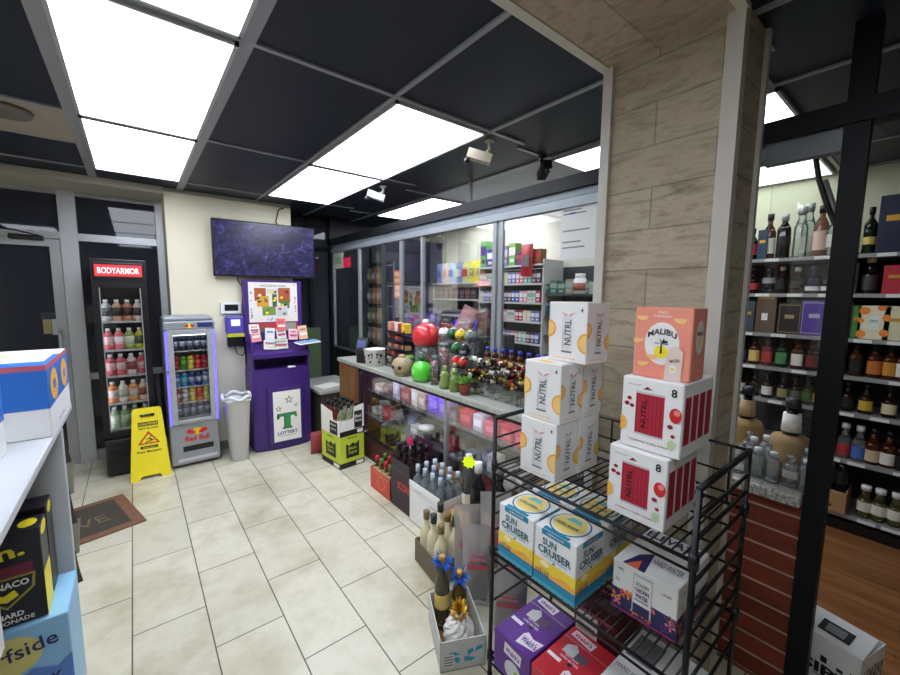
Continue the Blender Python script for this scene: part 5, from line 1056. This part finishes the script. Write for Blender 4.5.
for i, p in enumerate(bl_loc):
    bottle(K(.36 if i == 0 else .27, .036, .6, .014, 0, g((206, 196, 160), .5) if i == 0 else g((200, 170, 90), .5), GOLD, LB_Y, .3, .5), ['slim bottle carrying the upper blue bow in the teal leaf carton', 'gold capped bottle with the lower blue bow in the teal leaf carton'][i], tuple(p), 0)
    b = MB(); rn = random.Random(i)
    for k in range(70):
        a, e_ = rn.uniform(0, 2*PI), rn.uniform(-.9, 1.3); d = Vector((math.cos(a)*math.cos(e_), math.sin(a)*math.cos(e_), math.sin(e_))); s_ = d.orthogonal().normalized()*.009
        b.add([s_*-1, s_, d*rn.uniform(.04, .07)], [(0, 1, 2)], foil)
    tag(b.build('foil_bow', loc=tuple(p+Vector((0, 0, (.33, .24)[i])))), 'blue foil bow '+('on the taller bottle neck' if i == 0 else 'on the shorter bottle neck')+' in the teal leaf carton', 'bow')
# plastic gift bags leaning against the rack
clearbag = glassy((244, 244, 242), .34, (232, 228, 222), 1.3, .12)
for i, (x, y, z, w_, h_, rz, c) in enumerate(((1.47, 1.425, .0, .17, .52, -.75, (226, 110, 116)), (1.37, 1.53, .0, .16, .44, -.6, (230, 150, 150)), (1.30, 1.38, .0, .17, .42, -.8, (90, 92, 150)), (1.40, 1.24, .0, .14, .40, -.8, (130, 150, 70)), (1.30, 1.165, .0, .18, .30, -.9, (90, 130, 60)))):
    t = thing('gift_bag', ['clear gift bag with red goods, tallest and furthest back by the rack', 'clear gift bag with pink red goods beside the champagne tray', 'clear plastic bag with dark blue goods left of the rack post', 'clear plastic bag with olive goods behind the rack side', 'clear plastic bag with green goods lowest by the rack foot'][i], 'bag', (x, y, z), rz, None, -.10)
    b = MB(); b.pillow(w_, h_, .07, clearbag, seed=i, nx=7, nz=9); b.build('bag_film', t)
    b = MB(); b.rbox(-w_*.32, w_*.32, -.015, .015, .03, h_*.62, mat(c, .5, noise=.4, nscale=22), .01); b.rbox(-w_*.3, w_*.3, -.019, .0, h_*.32, h_*.46, PAPER, .004); b.build('packed_goods', t)
    b = MB(); f = Face(b, (-w_*.3, -.045, h_*.5), (1, 0, 0), (0, 0, 1)); f.rect(0, w_*.6, 0, h_*.06, mat((200, 90, 100), .5)); f.rect(w_*.05, w_*.55, h_*.10, h_*.14, mat((214, 130, 136), .5)); f.rect(w_*.1, w_*.5, h_*.18, h_*.20, mat((214, 130, 136), .5)); b.build('front_print', t)
# ================================================================== ON THE COUNTER
CT = .916
t = thing('card_terminal', 'black card terminal at the far left end of the counter', 'terminal', (1.76, 3.60, CT), -.9)
b = MB(); b.rbox(-.05, .05, -.04, .06, 0, .14, BLACK, .01); b.build('stand', t); b = MB(); b.obox((0, 0, .17), (.06, 0, 0), (0, .03, .075), (0, .012, -.005), BLACK); b.build('terminal_body', t)
b = MB(); b.obox((0, -.016, .19), (.045, 0, 0), (0, .014, .035), (0, .001, -.0005), mat((50, 64, 110), .3, emit=.3)); b.build('screen', t)
t = thing('candy_bucket', 'white square bucket with black cow spots on the counter end', 'bucket', (1.80, 3.40, CT), .2)
b = MB(); b.lathe([(.075, 0), (.09, .155), (.094, .16), (.088, .16), (.073, .01)], WHITE, n=20, sq=.6); 
rn = random.Random(9)
for i in range(9):
    z = rn.uniform(.03, .13); x = rn.uniform(-.06, .06); r = .008+rn.random()*.008
    for (q, n_) in (((x, -(.079+.014*z/.15)), (1, 0, 0)), ((-(.079+.014*z/.15), x), (0, -1, 0))):
        f = Face(b, (q[0], q[1], z), n_, (0, 0, 1)); f.ell(0, 0, r, r*.8, INK if i % 3 else BROWN, 3, 10)
b.build('bucket_body', t)
t = thing('skull_jar', 'beige skull shaped jar on the counter left of green one', 'jar', (1.75, 2.83, CT), -1.2)
b = MB(); bs = mat((168, 150, 118), .45, noise=.25, nscale=20); b.ball((0, 0, .085), .092, bs, .08, 18, 10); b.lathe([(.05, 0), (.07, .02)], bs, n=16); b.build('jar_body', t)
b = MB()
for x in (-.03, .03): b.ball((x, -.08, .08), .016, INK, n=10)
b.build('eye_sockets', t); b = MB(); b.lathe([(.035, .16), (.03, .175), (.01, .18)], bs, n=14); b.build('lid', t)
t = thing('green_jar', 'bright green round bottle with dark stopper in the middle of the counter edge', 'bottle', (1.76, 2.555, CT))
gg = mat((90, 216, 60), .25, coat=.5); b = MB(); b.lathe([(.045, 0), (.07, .01), (.084, .05), (.082, .10), (.06, .145), (.025, .16), (.022, .17)], gg, n=24); b.build('bottle_body', t)
b = MB(); b.lathe([(.026, .165), (.028, .195), (.015, .205)], mat((40, 90, 60), .4), n=14); b.ball((0, 0, .21), .016, mat((60, 130, 80), .4)); b.build('stopper', t)
b = MB(); f = Face(b, (-.078, .03, .06), (-.0, -1, 0), (0, 0, 1)); f.text('SOUR', .03, .03, .018, WHITE, w=.05, k=9); f.text('APPLE', .03, .01, .012, WHITE, w=.04, k=9); b.build('lettering', t)
t = thing('candy_canister', 'clear canister with big red dome lid and white knob on counter', 'canister', (1.90, 2.70, CT))
b = MB(); b.lathe([(.092, 0), (.092, .27), (.089, .27), (.089, .004)], CLEAR, n=24); b.build('canister_body', t)
b = MB(); b.lathe([(.085, .262), (.104, .275), (.114, .31), (.115, .345), (.106, .385), (.085, .42), (.055, .44), (.028, .447)], mat((206, 44, 50), .28, coat=.6), n=24); b.build('dome_lid', t, label='glossy red dome lid')
b = MB(); b.lathe([(.024, .44), (.026, .475), (.012, .48)], WHITE, n=14); b.build('knob', t)
b = MB(); b.lathe([(.085, .01), (.085, .10)], mat((150, 140, 130), .5, noise=.5, nscale=30), n=18); b.build('contents', t)
b = MB(); f = Face(b, (-.06, -.078, .14), Vector((.62, -.78, 0)), (0, 0, 1)); f.ring(.0, 0, .05, .05, .008, RED, 6); f.text('JAR', 0, 0, .03, INK, w=.05, k=6); b.build('round_label', t)
def tube_jar(x, y, r, h, label, fill, lid, n=18):
    t = thing('display_tub', label, 'tub', (x, y, CT)); b = MB(); b.lathe([(r, 0), (r, h)], CLEAR, n=n); b.build('tub_body', t)
    b = MB(); rn = random.Random(int(x*100+y*10)); k = 0
    for z in [.02+i*.028 for i in range(int((h-.02)/.028))]:
        for q in range(4): a = rn.uniform(0, 6.28); b.ball(((r-.02)*math.cos(a), (r-.02)*math.sin(a), z), .017, fill[k % len(fill)], n=7, k=4); k += 1
    b.build('sweets', t); b = MB(); b.lathe([(r*1.05, h), (r*1.05, h+.02), (r*.9, h+.025)], lid, n=n); b.build('lid', t)
tube_jar(1.87, 2.405, .05, .29, 'clear tub of red lighters right of the canister', [RED, mat((130, 20, 30), .4), RED], CLEAR)
tube_jar(1.775, 2.40, .033, .20, 'slim clear tub of brown sweets in front of the lighter tub', [mat((120, 70, 60), .4), mat((80, 50, 50), .4), PINK], CLEAR)
tube_jar(1.88, 2.93, .045, .12, 'small tub of green and pink sweets behind the beige jar', [mat((150, 214, 80), .4), PINK, mat((190, 200, 90), .4)], mat((120, 200, 80), .4))
def helmet(x, y, z, r, c, label, rz=0):
    t = thing('mini_helmet', label, 'mini helmet', (x, y, z), rz); b = MB(); b.ball((0, 0, r), r, c, n=16); b.build('shell', t)
    b = MB()
    for k in (.5, .8): b.tube([(r*.6, -r*.8, r*k), (r*.0, -r*1.35, r*k), (-r*.6, -r*.8, r*k)], .003, INK if c is not INK else SILV, 5)
    b.build('face_guard', t); b = MB(); b.box(-.006, .006, -r*1.0, r*.9, r*1.9, r*2.02, WHITE if c not in (WHITE,) else RED); b.build('stripe', t)
for i, (x, y, z, r, c, d) in enumerate(((1.955, 2.52, CT+.331, .046, WHITE, 'white mini football helmet, highest on the left of the stack'), (1.955, 2.41, CT+.331, .046, mat((30, 96, 60), .3), 'dark green mini football helmet near the top of the stack'), (1.955, 2.31, CT+.331, .046, mat((226, 190, 50), .3), 'yellow mini football helmet on top between green and grey ones'),
        (1.955, 2.205, CT+.331, .044, mat((120, 130, 124), .3), 'grey mini football helmet at the right end of the top tier'), (1.90, 2.30, CT+.241, .04, mat((40, 120, 60), .3), 'green mini football helmet in the middle of the stack'), (1.90, 2.21, CT+.241, .04, INK, 'black mini football helmet with face guard at the right'),
        (1.855, 2.245, CT+.151, .04, mat((206, 50, 40), .3), 'red mini football helmet at the front of the stack'), (1.855, 2.165, CT+.151, .04, mat((200, 56, 40), .3), 'orange red mini football helmet beside the red one'))): helmet(x, y, z, r, c, d, -.9)
t = thing('tiered_stand', 'clear tiered stand under the mini football helmets', 'stand', (1.84, 2.13, CT))
b = MB(); b.box(.0, .03, 0, .16, 0, .15, CLEAR); b.box(.03, .09, 0, .22, 0, .24, CLEAR); b.box(.09, .145, 0, .44, 0, .33, CLEAR); b.build('stand_body', t)
# green plant like bottle with pot
t = thing('cactus_bottle', 'green leafed bottle standing in a terracotta cup at counter front', 'bottle', (1.75, 2.02, CT))
b = MB(); b.lathe([(.03, 0), (.042, .07), (.045, .075), (.04, .075)], mat((150, 72, 56), .6), n=16); b.build('cup', t)
b = MB(); rn = random.Random(8); gl = mat((120, 170, 70), .45)
for k in range(26):
    a = rn.uniform(0, 6.28); e_ = rn.uniform(.2, 1.4); L_ = rn.uniform(.06, .12); d = Vector((math.cos(a)*math.cos(e_), math.sin(a)*math.cos(e_), math.sin(e_))); s_ = Vector((-math.sin(a), math.cos(a), 0))*.012; p0 = Vector((0, 0, .07))
    b.add([p0, p0+d*L_*.5+s_, p0+d*L_, p0+d*L_*.5-s_], [(0, 1, 2, 3)], gl)
b.build('leaves', t)
for i, (x, y, c, r, h) in enumerate(((1.755, 2.25, (176, 200, 120), .045, .17), (1.76, 2.14, (150, 180, 100), .045, .15), (1.80, 2.19, (190, 204, 140), .04, .2))):
    t = thing('figure_bottle', 'translucent green figure shaped bottle '+['at the left of the green group', 'in the middle of the green group', 'tallest at the back of the green group'][i], 'bottle', (x, y, CT)); m_ = glassy(c, .55, c)
    b = MB(); b.lathe([(r*.8, 0), (r, h*.2), (r*.7, h*.45), (r*.85, h*.6), (r*.4, h*.78)], m_, n=14); b.build('bottle_body', t); b = MB(); b.ball((0, 0, h*.88), r*.5, m_, n=10); b.build('head', t)
# minis heap on clear risers
RIS = glassy((244, 248, 248), .04, refl=.5)
t = thing('acrylic_riser', 'long clear acrylic riser case filled with dark small goods', 'display case', (1.81, 1.10, CT))
b = MB(); b.box(0, .17, 0, 1.0, .10, .104, RIS); b.box(0, .003, 0, 1.0, 0, .10, RIS); b.box(.10, .103, 0, 1.0, .104, .18, CLEAR); b.box(.10, .17, 0, 1.0, .18, .184, CLEAR); b.box(.167, .17, 0, 1.0, 0, .10, CLEAR); b.box(0, .17, .997, 1.0, 0, .10, CLEAR); b.box(0, .17, .5, .503, 0, .10, CLEAR); b.build('case_body', t)
mk_ = [(WHISKY, CAPK, LB_W, 'amber mini bottle with white label'), (DKBR, GOLD, LB_K, 'brown mini bottle with gold cap'), (CLR, CAPK, LB_W, 'clear mini bottle with black cap'), (WHISKY, RED, LB_Y, 'amber mini bottle with red cap'), (BLKG, GOLD, LB_Y, 'black mini bottle with gold label'), (g((220, 200, 150), .5), CAPK, LB_O, 'cream mini bottle with orange label'), (GRNG, CAPK, LB_W, 'green mini bottle')]
rn = random.Random(12)
for i in range(96):
    a = mk_[i % 7]; lay = i//24
    x = 1.815+rn.uniform(.01, .075)+.012*lay; y = 1.30+.78*rn.random(); z = CT+.104+.018+lay*.036
    bottle(K(.10, .0165, .6, .006, 0, a[0], a[1], a[2], .15, .5), a[3]+' in the heap on the riser', (x, y, z), 0, 'mini bottles heaped on the clear riser', rot=(PI/2+rn.uniform(-.5, .3), 0, rn.uniform(-2.6, .8)))
for i in range(30):
    a = mk_[(i*3) % 7]
    bottle(K(.085, .015, .6, .006, 0, a[0] if i % 3 else BLKG, a[1], a[2], .15, .5), a[3]+' standing inside the clear riser', (1.835+.04*(i % 3), 1.15+.092*(i//3), CT+.002), 0, 'mini bottles inside the clear riser')
bc = mat((46, 60, 190), .35)
for i in range(9): bottle(K(.135, .024, .62, .011, 0, WHISKY, bc, mat((150, 110, 90), .6), .15, .5), 'amber bottle with bright blue cap in the row above the heap', (1.945, 1.40+.075*i, CT+.185), 0, 'blue capped bottles on the counter behind glass')
# black snack rack
t = thing('snack_rack', 'black tiered snack rack on the counter behind the pale bucket', 'rack', (1.86, 2.98, CT), -.10)
b = MB()
for k in range(5): b.box(-.02-.01*k*0, .12, -.05, .34, .03+.075*k, .035+.075*k, BLACK); b.box(-.03, -.025, -.05, .34, .03+.075*k, .05+.075*k, BLACK)
for y in (-.05, .34): b.box(.1, .12, y-.004, y+.004, 0, .38, BLACK); b.box(-.03, -.02, y-.004, y+.004, 0, .36, BLACK)
b.build('rack_frame', t)
M5 = Matrix.Translation((1.86, 2.98, CT)) @ Matrix.Rotation(-.10, 4, 'Z')
sn = [((206, 206, 200), 'white'), ((150, 52, 46), 'red brown'), ((226, 190, 60), 'yellow'), ((60, 50, 46), 'dark'), ((190, 150, 120), 'tan'), ((196, 90, 80), 'coral')]
for k in range(5):
    for j in range(5):
        c, n_ = sn[(k*5+j*7+k*j) % 6]; b = MB(); b.rbox(-.012, .06, -.032, .032, 0, .045 if k < 4 else .09, mat(c, .5, noise=.35, nscale=40), .006)
        o = b.build('snack_pack', loc=M5 @ Vector((.0, .0+.072*j, .036+.075*k))); o.rotation_euler = (0, 0, -.10)
        tag(o, f'{n_} snack pack on the {["lowest", "second", "third", "fourth", "top"][k]} tier of the black snack rack', 'snack pack', f'snack packs on the {["lowest", "second", "third", "fourth", "top"][k]} snack rack tier')
# register, monitor, printed card behind the glass
t = thing('counter_monitor', 'dark monitor with purple grid screen behind the glass partition', 'monitor', (2.75, 4.0, .901), -.9)
b = MB(); b.rbox(-.24, .24, 0, .03, .14, .47, BLACK, .006); b.box(-.03, .03, 0, .03, 0, .15, BLACK); b.build('monitor_case', t)
b = MB(); f = b.front(-.23, -.001, .15); f.rect(0, .46, 0, .31, mat((46, 34, 76), .3, emit=.5), 1)
for i in range(8):
    for j in range(4): f.rect(.015+i*.056, .055+i*.056, .02+j*.072, .075+j*.072, mat((84, 60, 120), .4, emit=.4) if (i+j) % 3 else mat((60, 90, 130), .4, emit=.3), 2)
b.build('screen', t)
t = thing('cash_register', 'black register with keyboard behind the red dome canister', 'register', (2.75, 3.55, .901), -1.0)
b = MB(); b.rbox(-.2, .2, -.15, .2, 0, .12, BLACK, .01); b.build('drawer', t); b = MB(); b.obox((0, 0, .20), (.19, 0, 0), (0, .09, .05), (0, .03, -.05), BLACK); b.build('register_body', t)
o = MB(); o.box(-.10, .10, 0, .004, 0, .34, mat((214, 116, 66), .6)); f = o.front(-.1, -.0005, 0)
for i in range(4): f.rect(.02, .18, .03+.08*i, .08+.08*i, mat((236, 170, 120), .6), 1)
tag(o.build('menu_card', loc=at(397, 290, 'y', 4.3)-Vector((0, 0, .1))), 'orange card with pale boxes hanging behind the far glass', 'card')
def flat(px0, py0, px1, py1, c, label, name='paper_notice', cat='notice', x=1.9945, thick=.003, art=None):
    p, q = at(px0, py0, 'x', x), at(px1, py1, 'x', x); b = MB(); b.box(x, x+thick, q.y, p.y, q.z, p.z, mat(c, .6))
    if art: art(Face(b, (x, p.y, q.z), (0, -1, 0), (0, 0, 1)), p.y-q.y, p.z-q.z)
    o = b.build(name); return tag(o, label, cat)
flat(333, 247, 343, 268, (196, 206, 196), 'pale paper notice taped to the farthest partition glass', art=lambda f, w, h: f.rect(w*.2, w*.8, h*.2, h*.5, mat((150, 190, 150), .6), 1))
flat(343, 258, 350, 267, (250, 40, 84), 'bright pink square note beside the pale notice on glass', 'sticky_note', 'note')
def notice(f, w, h):
    for i, z in enumerate((.86, .8, .5, .3, .2)): f.rect(w*.05, w*(.5+.1*(i % 3)), h*z, h*(z+.025), gr_, 1)
    f.rect(w*.2, w*.36, h*.80, h*.83, PURP, 2)
flat(562, 205, 602, 257, (214, 216, 214), 'large white printed notice taped to glass beside the column', art=notice)
b = MB(); b.ball((0, 0, 0), .045, g((90, 110, 130), .5), .07); b.tube([(0, 0, .06), (0, 0, .40)], .002, WHITE); tag(b.build('hanging_toy', loc=at(440, 243, 'x', 2.35)), 'small grey blue toy hanging inside the glass by the snack bags', 'toy')
# ================================================================== BACK SHELVES BEHIND GLASS
BX = 3.24; bs_ = mat((206, 208, 204), .5)
t = thing('wall_shelving', 'white wall shelving with cigarette and vape rows behind the partition', 'shelving', (BX, 0, 0))
ya, yb, yc = at(478, 300, 'x', BX).y, at(432, 300, 'x', BX).y, at(541, 300, 'x', BX).y
yd = 1.62
ZA = [1.69, 1.50, 1.30, 1.10]      # left wing
for z in (1.755, 1.55, 1.34): b = MB(); b.box(0, .34, ya+.02, yb-.0, z-.02, z, bs_); b.build('shelf_board', t)
ZB = [1.925, 1.73, 1.53, 1.33, 1.10]
for z in ZB: b = MB(); b.box(0, .34, yc, ya, z-.02, z, bs_); b.build('shelf_board', t)
for z in (1.62, 1.40, 1.2, 1.0): b = MB(); b.box(.04, .34, yd, yc-.02, z-.02, z, mat((70, 78, 78), .6)); b.build('shelf_board', t)
for y in (yd, yc, ya, yb): b = MB(); b.box(.02, .34, y-.01, y+.01, 0, 1.97 if y in (yc, ya) else 1.75, bs_); b.build('upright', t)
b = MB(); b.box(.34, .355, yd, yc, .1, 1.9, mat((50, 58, 60), .7)); b.box(.34, .355, yc, ya, .1, 1.9, mat((90, 96, 96), .7)); b.box(.34, .355, ya, yb, .1, 1.70, mat((52, 56, 58), .7)); b.build('back_panel', t)
pk = [((224, 170, 180), (240, 236, 234)), ((226, 224, 214), (160, 190, 170)), ((180, 60, 80), (236, 226, 224)), ((226, 216, 160), (230, 230, 226)), ((120, 130, 190), (228, 228, 232)), ((206, 120, 140), (238, 232, 230)), ((150, 190, 160), (236, 236, 232)), ((90, 60, 90), (220, 214, 220)), ((70, 90, 160), (220, 224, 232))]
_pm = {}
def pack(a, c, w, h, d):
    k = (a, c, w, h, d)
    if k not in _pm:
        b = MB(); b.box(0, w, 0, d, 0, h, mat(a, .5)); f = b.front(0, 0, 0); f.rect(0, w, h*.45, h*.8, mat(c, .5), 1); f.rect(w*.2, w*.8, h*.15, h*.3, mat(c, .5), 1); _pm[k] = b.mesh('cigarette_pack')
    return _pm[k]
rown = ['upper', 'second', 'third', 'lowest']
rn = random.Random(21)
for r, z in enumerate((1.73, 1.53, 1.33, 1.10)):
    n = 16; st = (ya-yc-.04)/n
    for k in range(n):
        a, c = pk[(k//2+r*3+(k*r) % 2) % 9]
        o = bpy.data.objects.new('cigarette_pack', pack(a, c, st*.88, .12 if r < 2 else .11, .04)); col.objects.link(o)
        o.location = (BX+.01, ya-.02-k*st, z+.001); o.rotation_euler = (0, 0, -PI/2)
        tag(o, f'{cname(a)} and {cname(c)} pack on the {rown[r]} row of the white rack', 'pack', f'packs on the {rown[r]} row of the white cigarette rack')
for k in range(8):
    a, c = [((110, 170, 90), (80, 60, 130)), ((96, 70, 150), (236, 236, 240)), ((60, 150, 160), (220, 226, 226)), ((150, 120, 170), (224, 214, 226)), ((120, 180, 90), (230, 230, 220)), ((90, 60, 120), (190, 70, 80)), ((180, 70, 90), (90, 60, 120)), ((150, 100, 60), (206, 60, 60))][k]
    st = (ya-yc-.04)/8; hh = (.30, .20, .13, .22, .24, .13, .16, .15)[k]
    o = bpy.data.objects.new('snack_box', pack(a, c, st*.85, hh, .1)); col.objects.link(o); o.location = (BX+.01, ya-.02-k*st, 1.926); o.rotation_euler = (0, 0, -PI/2)
    tag(o, f'{cname(a)} box with {cname(c)} panels on top of the white rack', 'box', 'boxes on the top of the white rack')
def pouch(name, label, cat, loc, w, h, c, c2=None, rz=-PI/2, group=None, seed=0, rx=0, ry=0):
    t = thing(name, label, cat, loc, rz, group, rx, ry)
    b = MB(); b.pillow(w, h, w*.3, mat(c, .35, noise=.12, nscale=14), seed=seed, nx=6, nz=8); b.build('pouch_body', t)
    if c2: b = MB(); f = Face(b, (-w*.32, -w*.155, h*.3), (1, 0, 0), (0, 0, 1)); f.rect(0, w*.64, 0, h*.35, mat(c2, .5), 3); b.box(-w*.4, w*.4, -.004, .004, h*.90, h*.96, mat(c2, .5)); b.build('front_label', t)
for k, (px, c, c2, d) in enumerate(((434, (150, 160, 200), (110, 130, 200), 'pale blue'), (440, (220, 200, 196), (230, 160, 140), 'cream and pink'), (446, (170, 196, 214), (50, 120, 190), 'light blue with deep blue base'), (453, (130, 140, 180), (206, 214, 190), 'slate blue'), (460, (206, 200, 130), (180, 60, 60), 'yellow topped with red base'), (467, (220, 214, 70), (150, 130, 90), 'yellow and brown'), (474, (226, 220, 60), (170, 150, 80), 'bright yellow'))):
    p = at(px, 277, 'x', 3.2); pouch('snack_bag', d+' snack bag on the upper left shelf behind glass', 'snack bag', (3.30, p.y, 1.757), .14, .26, c, c2, -PI/2, 'snack bags on the upper left shelf behind glass', k)
for k in range(8):
    st = (yb-ya-.08)/8; a = [(90, 60, 56), (70, 70, 74), (120, 70, 60), (60, 60, 66)][k % 4]
    o = bpy.data.objects.new('tobacco_tin', pack(a, (130, 110, 110), st*.85, .13, .08)); col.objects.link(o); o.location = (BX+.02, yb-.03-k*st, 1.551); o.rotation_euler = (0, 0, -PI/2)
    tag(o, f'{cname(a)} tobacco box on the second left shelf behind glass', 'tobacco box', 'tobacco boxes on the second left shelf behind glass')
pouch('snack_bag', 'pink bag leaning above the small helmets behind the glass', 'snack bag', (2.60, 3.10, 1.203), .17, .30, (226, 160, 160), (240, 200, 200), -.9, None, 3, 0, .45)
pouch('snack_bag', 'maroon bag lying beside the pink leaning bag', 'snack bag', (2.78, 2.84, 1.203), .18, .24, (110, 54, 52), (140, 110, 90), -.9, None, 4, 0, -.3)
t = thing('back_counter', 'dark back counter below the leaning pink bag behind glass', 'counter', (2.50, 2.6, 0)); b = MB(); b.box(0, .55, 0, 1.62, .86, .9, DARK); b.build('top', t); b = MB(); b.box(.02, .53, .02, 1.60, 0, .86, DARK); b.build('cabinet', t); b = MB(); b.box(2.54, 3.0, 2.7, 3.22, .901, 1.20, mat((40, 42, 44), .6)); b.box(2.538, 2.54, 2.8, 3.1, .95, 1.1, mat((70, 72, 76), .4)); tag(b.build('printer'), 'dark office printer on the back counter under the leaning bags', 'printer')
pouch('jerky_bag', 'red jerky pouch with grey window at the top of white rack', 'pouch', (BX-.02, at(528, 265, 'x', BX).y, 1.80), .16, .33, (186, 44, 54), (120, 110, 120), -PI/2, None, 6)
for k in range(7):
    px = 545+k*8; p = at(px, 285, 'x', BX+.06); hh = (.10, .13, .12, .14, .10, .12, .11)[k]; a = [(60, 80, 70), (70, 120, 100), (50, 90, 80), (150, 140, 120), (60, 60, 64), (80, 130, 110), (180, 176, 160)][k]
    for z, q in ((1.62, 0), (1.40, 1)):
        o = bpy.data.objects.new('boxed_good', pack(a, [(150, 170, 160), (60, 90, 150)][q], .085, hh, .08)); col.objects.link(o); o.location = (BX+.06, p.y+.04, z+.001); o.rotation_euler = (0, 0, -PI/2)
        tag(o, f'{cname(a)} box on the {["upper", "lower"][q]} dark shelf beside the column, behind glass', 'box', f'boxes on the {["upper", "lower"][q]} dark shelf behind glass')
t = thing('pill_bottle', 'white supplement bottle with brown label beside the column, behind glass', 'bottle', (3.30, 2.17, 1.621)); b = MB(); b.lathe([(.06, 0), (.06, .13), (.045, .15)], WHITE, n=16); b.build('bottle_body', t); b = MB(); b.lathe([(.047, .15), (.047, .19), (.02, .192)], WHITE, n=16); b.build('cap', t); b = MB(); b.lathe([(.0612, .03), (.0612, .10)], mat((160, 90, 70), .6), n=16); b.build('label_band', t)
# hanging goods by the far window
rn = random.Random(31); t = thing('snack_display', 'wire display of hanging snack pouches behind the farthest partition glass', 'display', (2.35, 4.2, 0)); b = MB(); b.box(.12, .14, 0, .55, 0, 2.0, mat((90, 96, 92), .6)); b.box(-.1, .16, 0, .55, 0, .06, BLACK); b.build('board', t)
b = MB()
for z in (.95, 1.2, 1.45, 1.7, 1.95): b.tube([(.12, .02, z), (.12, .53, z)], .006, SILV)
b.build('rail', t)
cc = [((110, 140, 100), 'sage green'), ((150, 110, 110), 'dusty red'), ((190, 170, 110), 'tan'), ((120, 120, 130), 'grey'), ((196, 140, 90), 'orange'), ((170, 140, 150), 'mauve')]
for r in range(4):
    for k in range(4):
        c, n_ = cc[(r*3+k*5) % 6]; pouch('snack_pouch', f'{n_} pouch hanging on the {["lowest", "second", "third", "top"][r]} rail of the far snack display', 'snack pouch', (2.40, 4.29+.125*k, .98+.25*r), .115, .2, c, (206, 200, 186), -PI/2, f'pouches on the {["lowest", "second", "third", "top"][r]} rail of the snack display', r*4+k)
# ================================================================== INSIDE THE DISPLAY CASE
rn = random.Random(77)
def case_item(y, z, kind, label, x=1.80):
    name, cat, w, d, h, c = kind
    b = MB(); b.rbox(-w/2, w/2, 0, d, 0, h, mat(c, .4, noise=.25, nscale=25), .005); f = b.front(-w/2, 0, 0); f.rect(w*.15, w*.85, h*.3, h*.7, mat(tuple(min(255, v+50) for v in c), .5), 1)
    o = b.build(name, loc=(x, y, z)); o.rotation_euler = (0, 0, -PI/2+rn.uniform(-.2, .2)); tag(o, label, cat, 'goods in the glass display case')
up, lo = .649, .226
its = [(3.40, up, (196, 180, 170), .13, .1, .07, 'grey white box'), (3.24, up, (120, 90, 80), .14, .1, .10, 'brown box'), (3.08, up, (206, 206, 214), .12, .1, .16, 'pale carton'), (2.92, up, (150, 96, 84), .14, .1, .12, 'dusty red box'), (2.78, up, (214, 210, 200), .10, .1, .17, 'cream carton'), (2.66, up, (190, 170, 150), .10, .1, .13, 'beige box'),
       (2.50, up, (128, 96, 220), .14, .1, .17, 'violet box'), (2.36, up, (140, 110, 226), .12, .1, .15, 'lavender box'), (2.24, up, (100, 80, 90), .1, .1, .1, 'dark mauve box'), (2.10, up, (190, 60, 70), .13, .1, .12, 'red box'), (1.97, up, (206, 200, 206), .1, .1, .12, 'white box'), (1.84, up, (206, 90, 110), .12, .1, .1, 'pink red box'), (1.70, up, (180, 40, 60), .12, .1, .12, 'crimson box'), (1.56, up, (200, 60, 90), .12, .1, .10, 'magenta box'), (1.42, up, (190, 50, 60), .12, .1, .12, 'scarlet box'), (1.26, up, (150, 40, 60), .12, .1, .12, 'wine red box'),
       (3.36, lo, (96, 84, 50), .14, .1, .08, 'olive box'), (3.18, lo, (70, 60, 56), .16, .1, .14, 'dark brown box'), (3.0, lo, (190, 186, 176), .12, .1, .14, 'off white box'), (2.84, lo, (80, 76, 74), .12, .1, .16, 'charcoal box'), (2.5, lo, (60, 60, 66), .16, .1, .15, 'dark grey box'), (2.3, lo, (70, 70, 80), .14, .1, .16, 'slate box'), (2.12, lo, (150, 130, 90), .14, .1, .14, 'tan box'), (1.9, lo, (170, 60, 60), .12, .1, .18, 'brick red box'), (1.72, lo, (60, 66, 90), .14, .1, .12, 'navy box'), (1.5, lo, (120, 60, 60), .14, .1, .12, 'maroon box'), (1.3, lo, (80, 90, 130), .14, .1, .14, 'dull blue box')]
for y, z, c, w_, d_, h_, d in its: case_item(y, z, ('boxed_good', 'box', w_, d_, h_, c), f'{d} on the {"top glass shelf" if z > .4 else "floor"} of the display case', 1.83 if z > .4 else 1.86)
mid_ = [((206, 200, 190), 'cream tin'), ((90, 70, 60), 'brown tin'), ((214, 214, 216), 'white tin'), ((150, 110, 80), 'copper tin'), ((70, 70, 76), 'dark tin'), ((170, 170, 180), 'silver tin'), ((180, 60, 66), 'red tin'), ((100, 110, 150), 'blue tin')]
for k in [q for q in range(20) if q not in (7, 8)]:
    c, d = mid_[(k*3) % 8]; case_item(3.44-.118*k, .419, ('tin', 'tin', .095, .08, .07+.05*((k*7) % 3)/2, c), f'{d} on the middle glass shelf of the display case', 1.80+.05*(k % 2))
for k in range(14):
    y = 2.45-.075*k; bottle(K(.11, .018, .6, .008, 0, CLR if k % 2 else BLKG, SILV, None), 'small glass bottle inside the display case lower level', (2.02, y, lo), 0, 'small bottles inside the display case')
t = thing('white_lid_jar', 'jar with round white lid inside the display case', 'jar', (1.81, 2.56, .419)); b = MB(); b.lathe([(.05, 0), (.055, .09)], CLEAR, n=18); b.build('jar_body', t); b = MB(); b.lathe([(.065, .09), (.065, .11), (.05, .115)], WHITE, n=20); b.build('lid', t)
# finish
bpy.context.view_layer.update()
finish_labels()
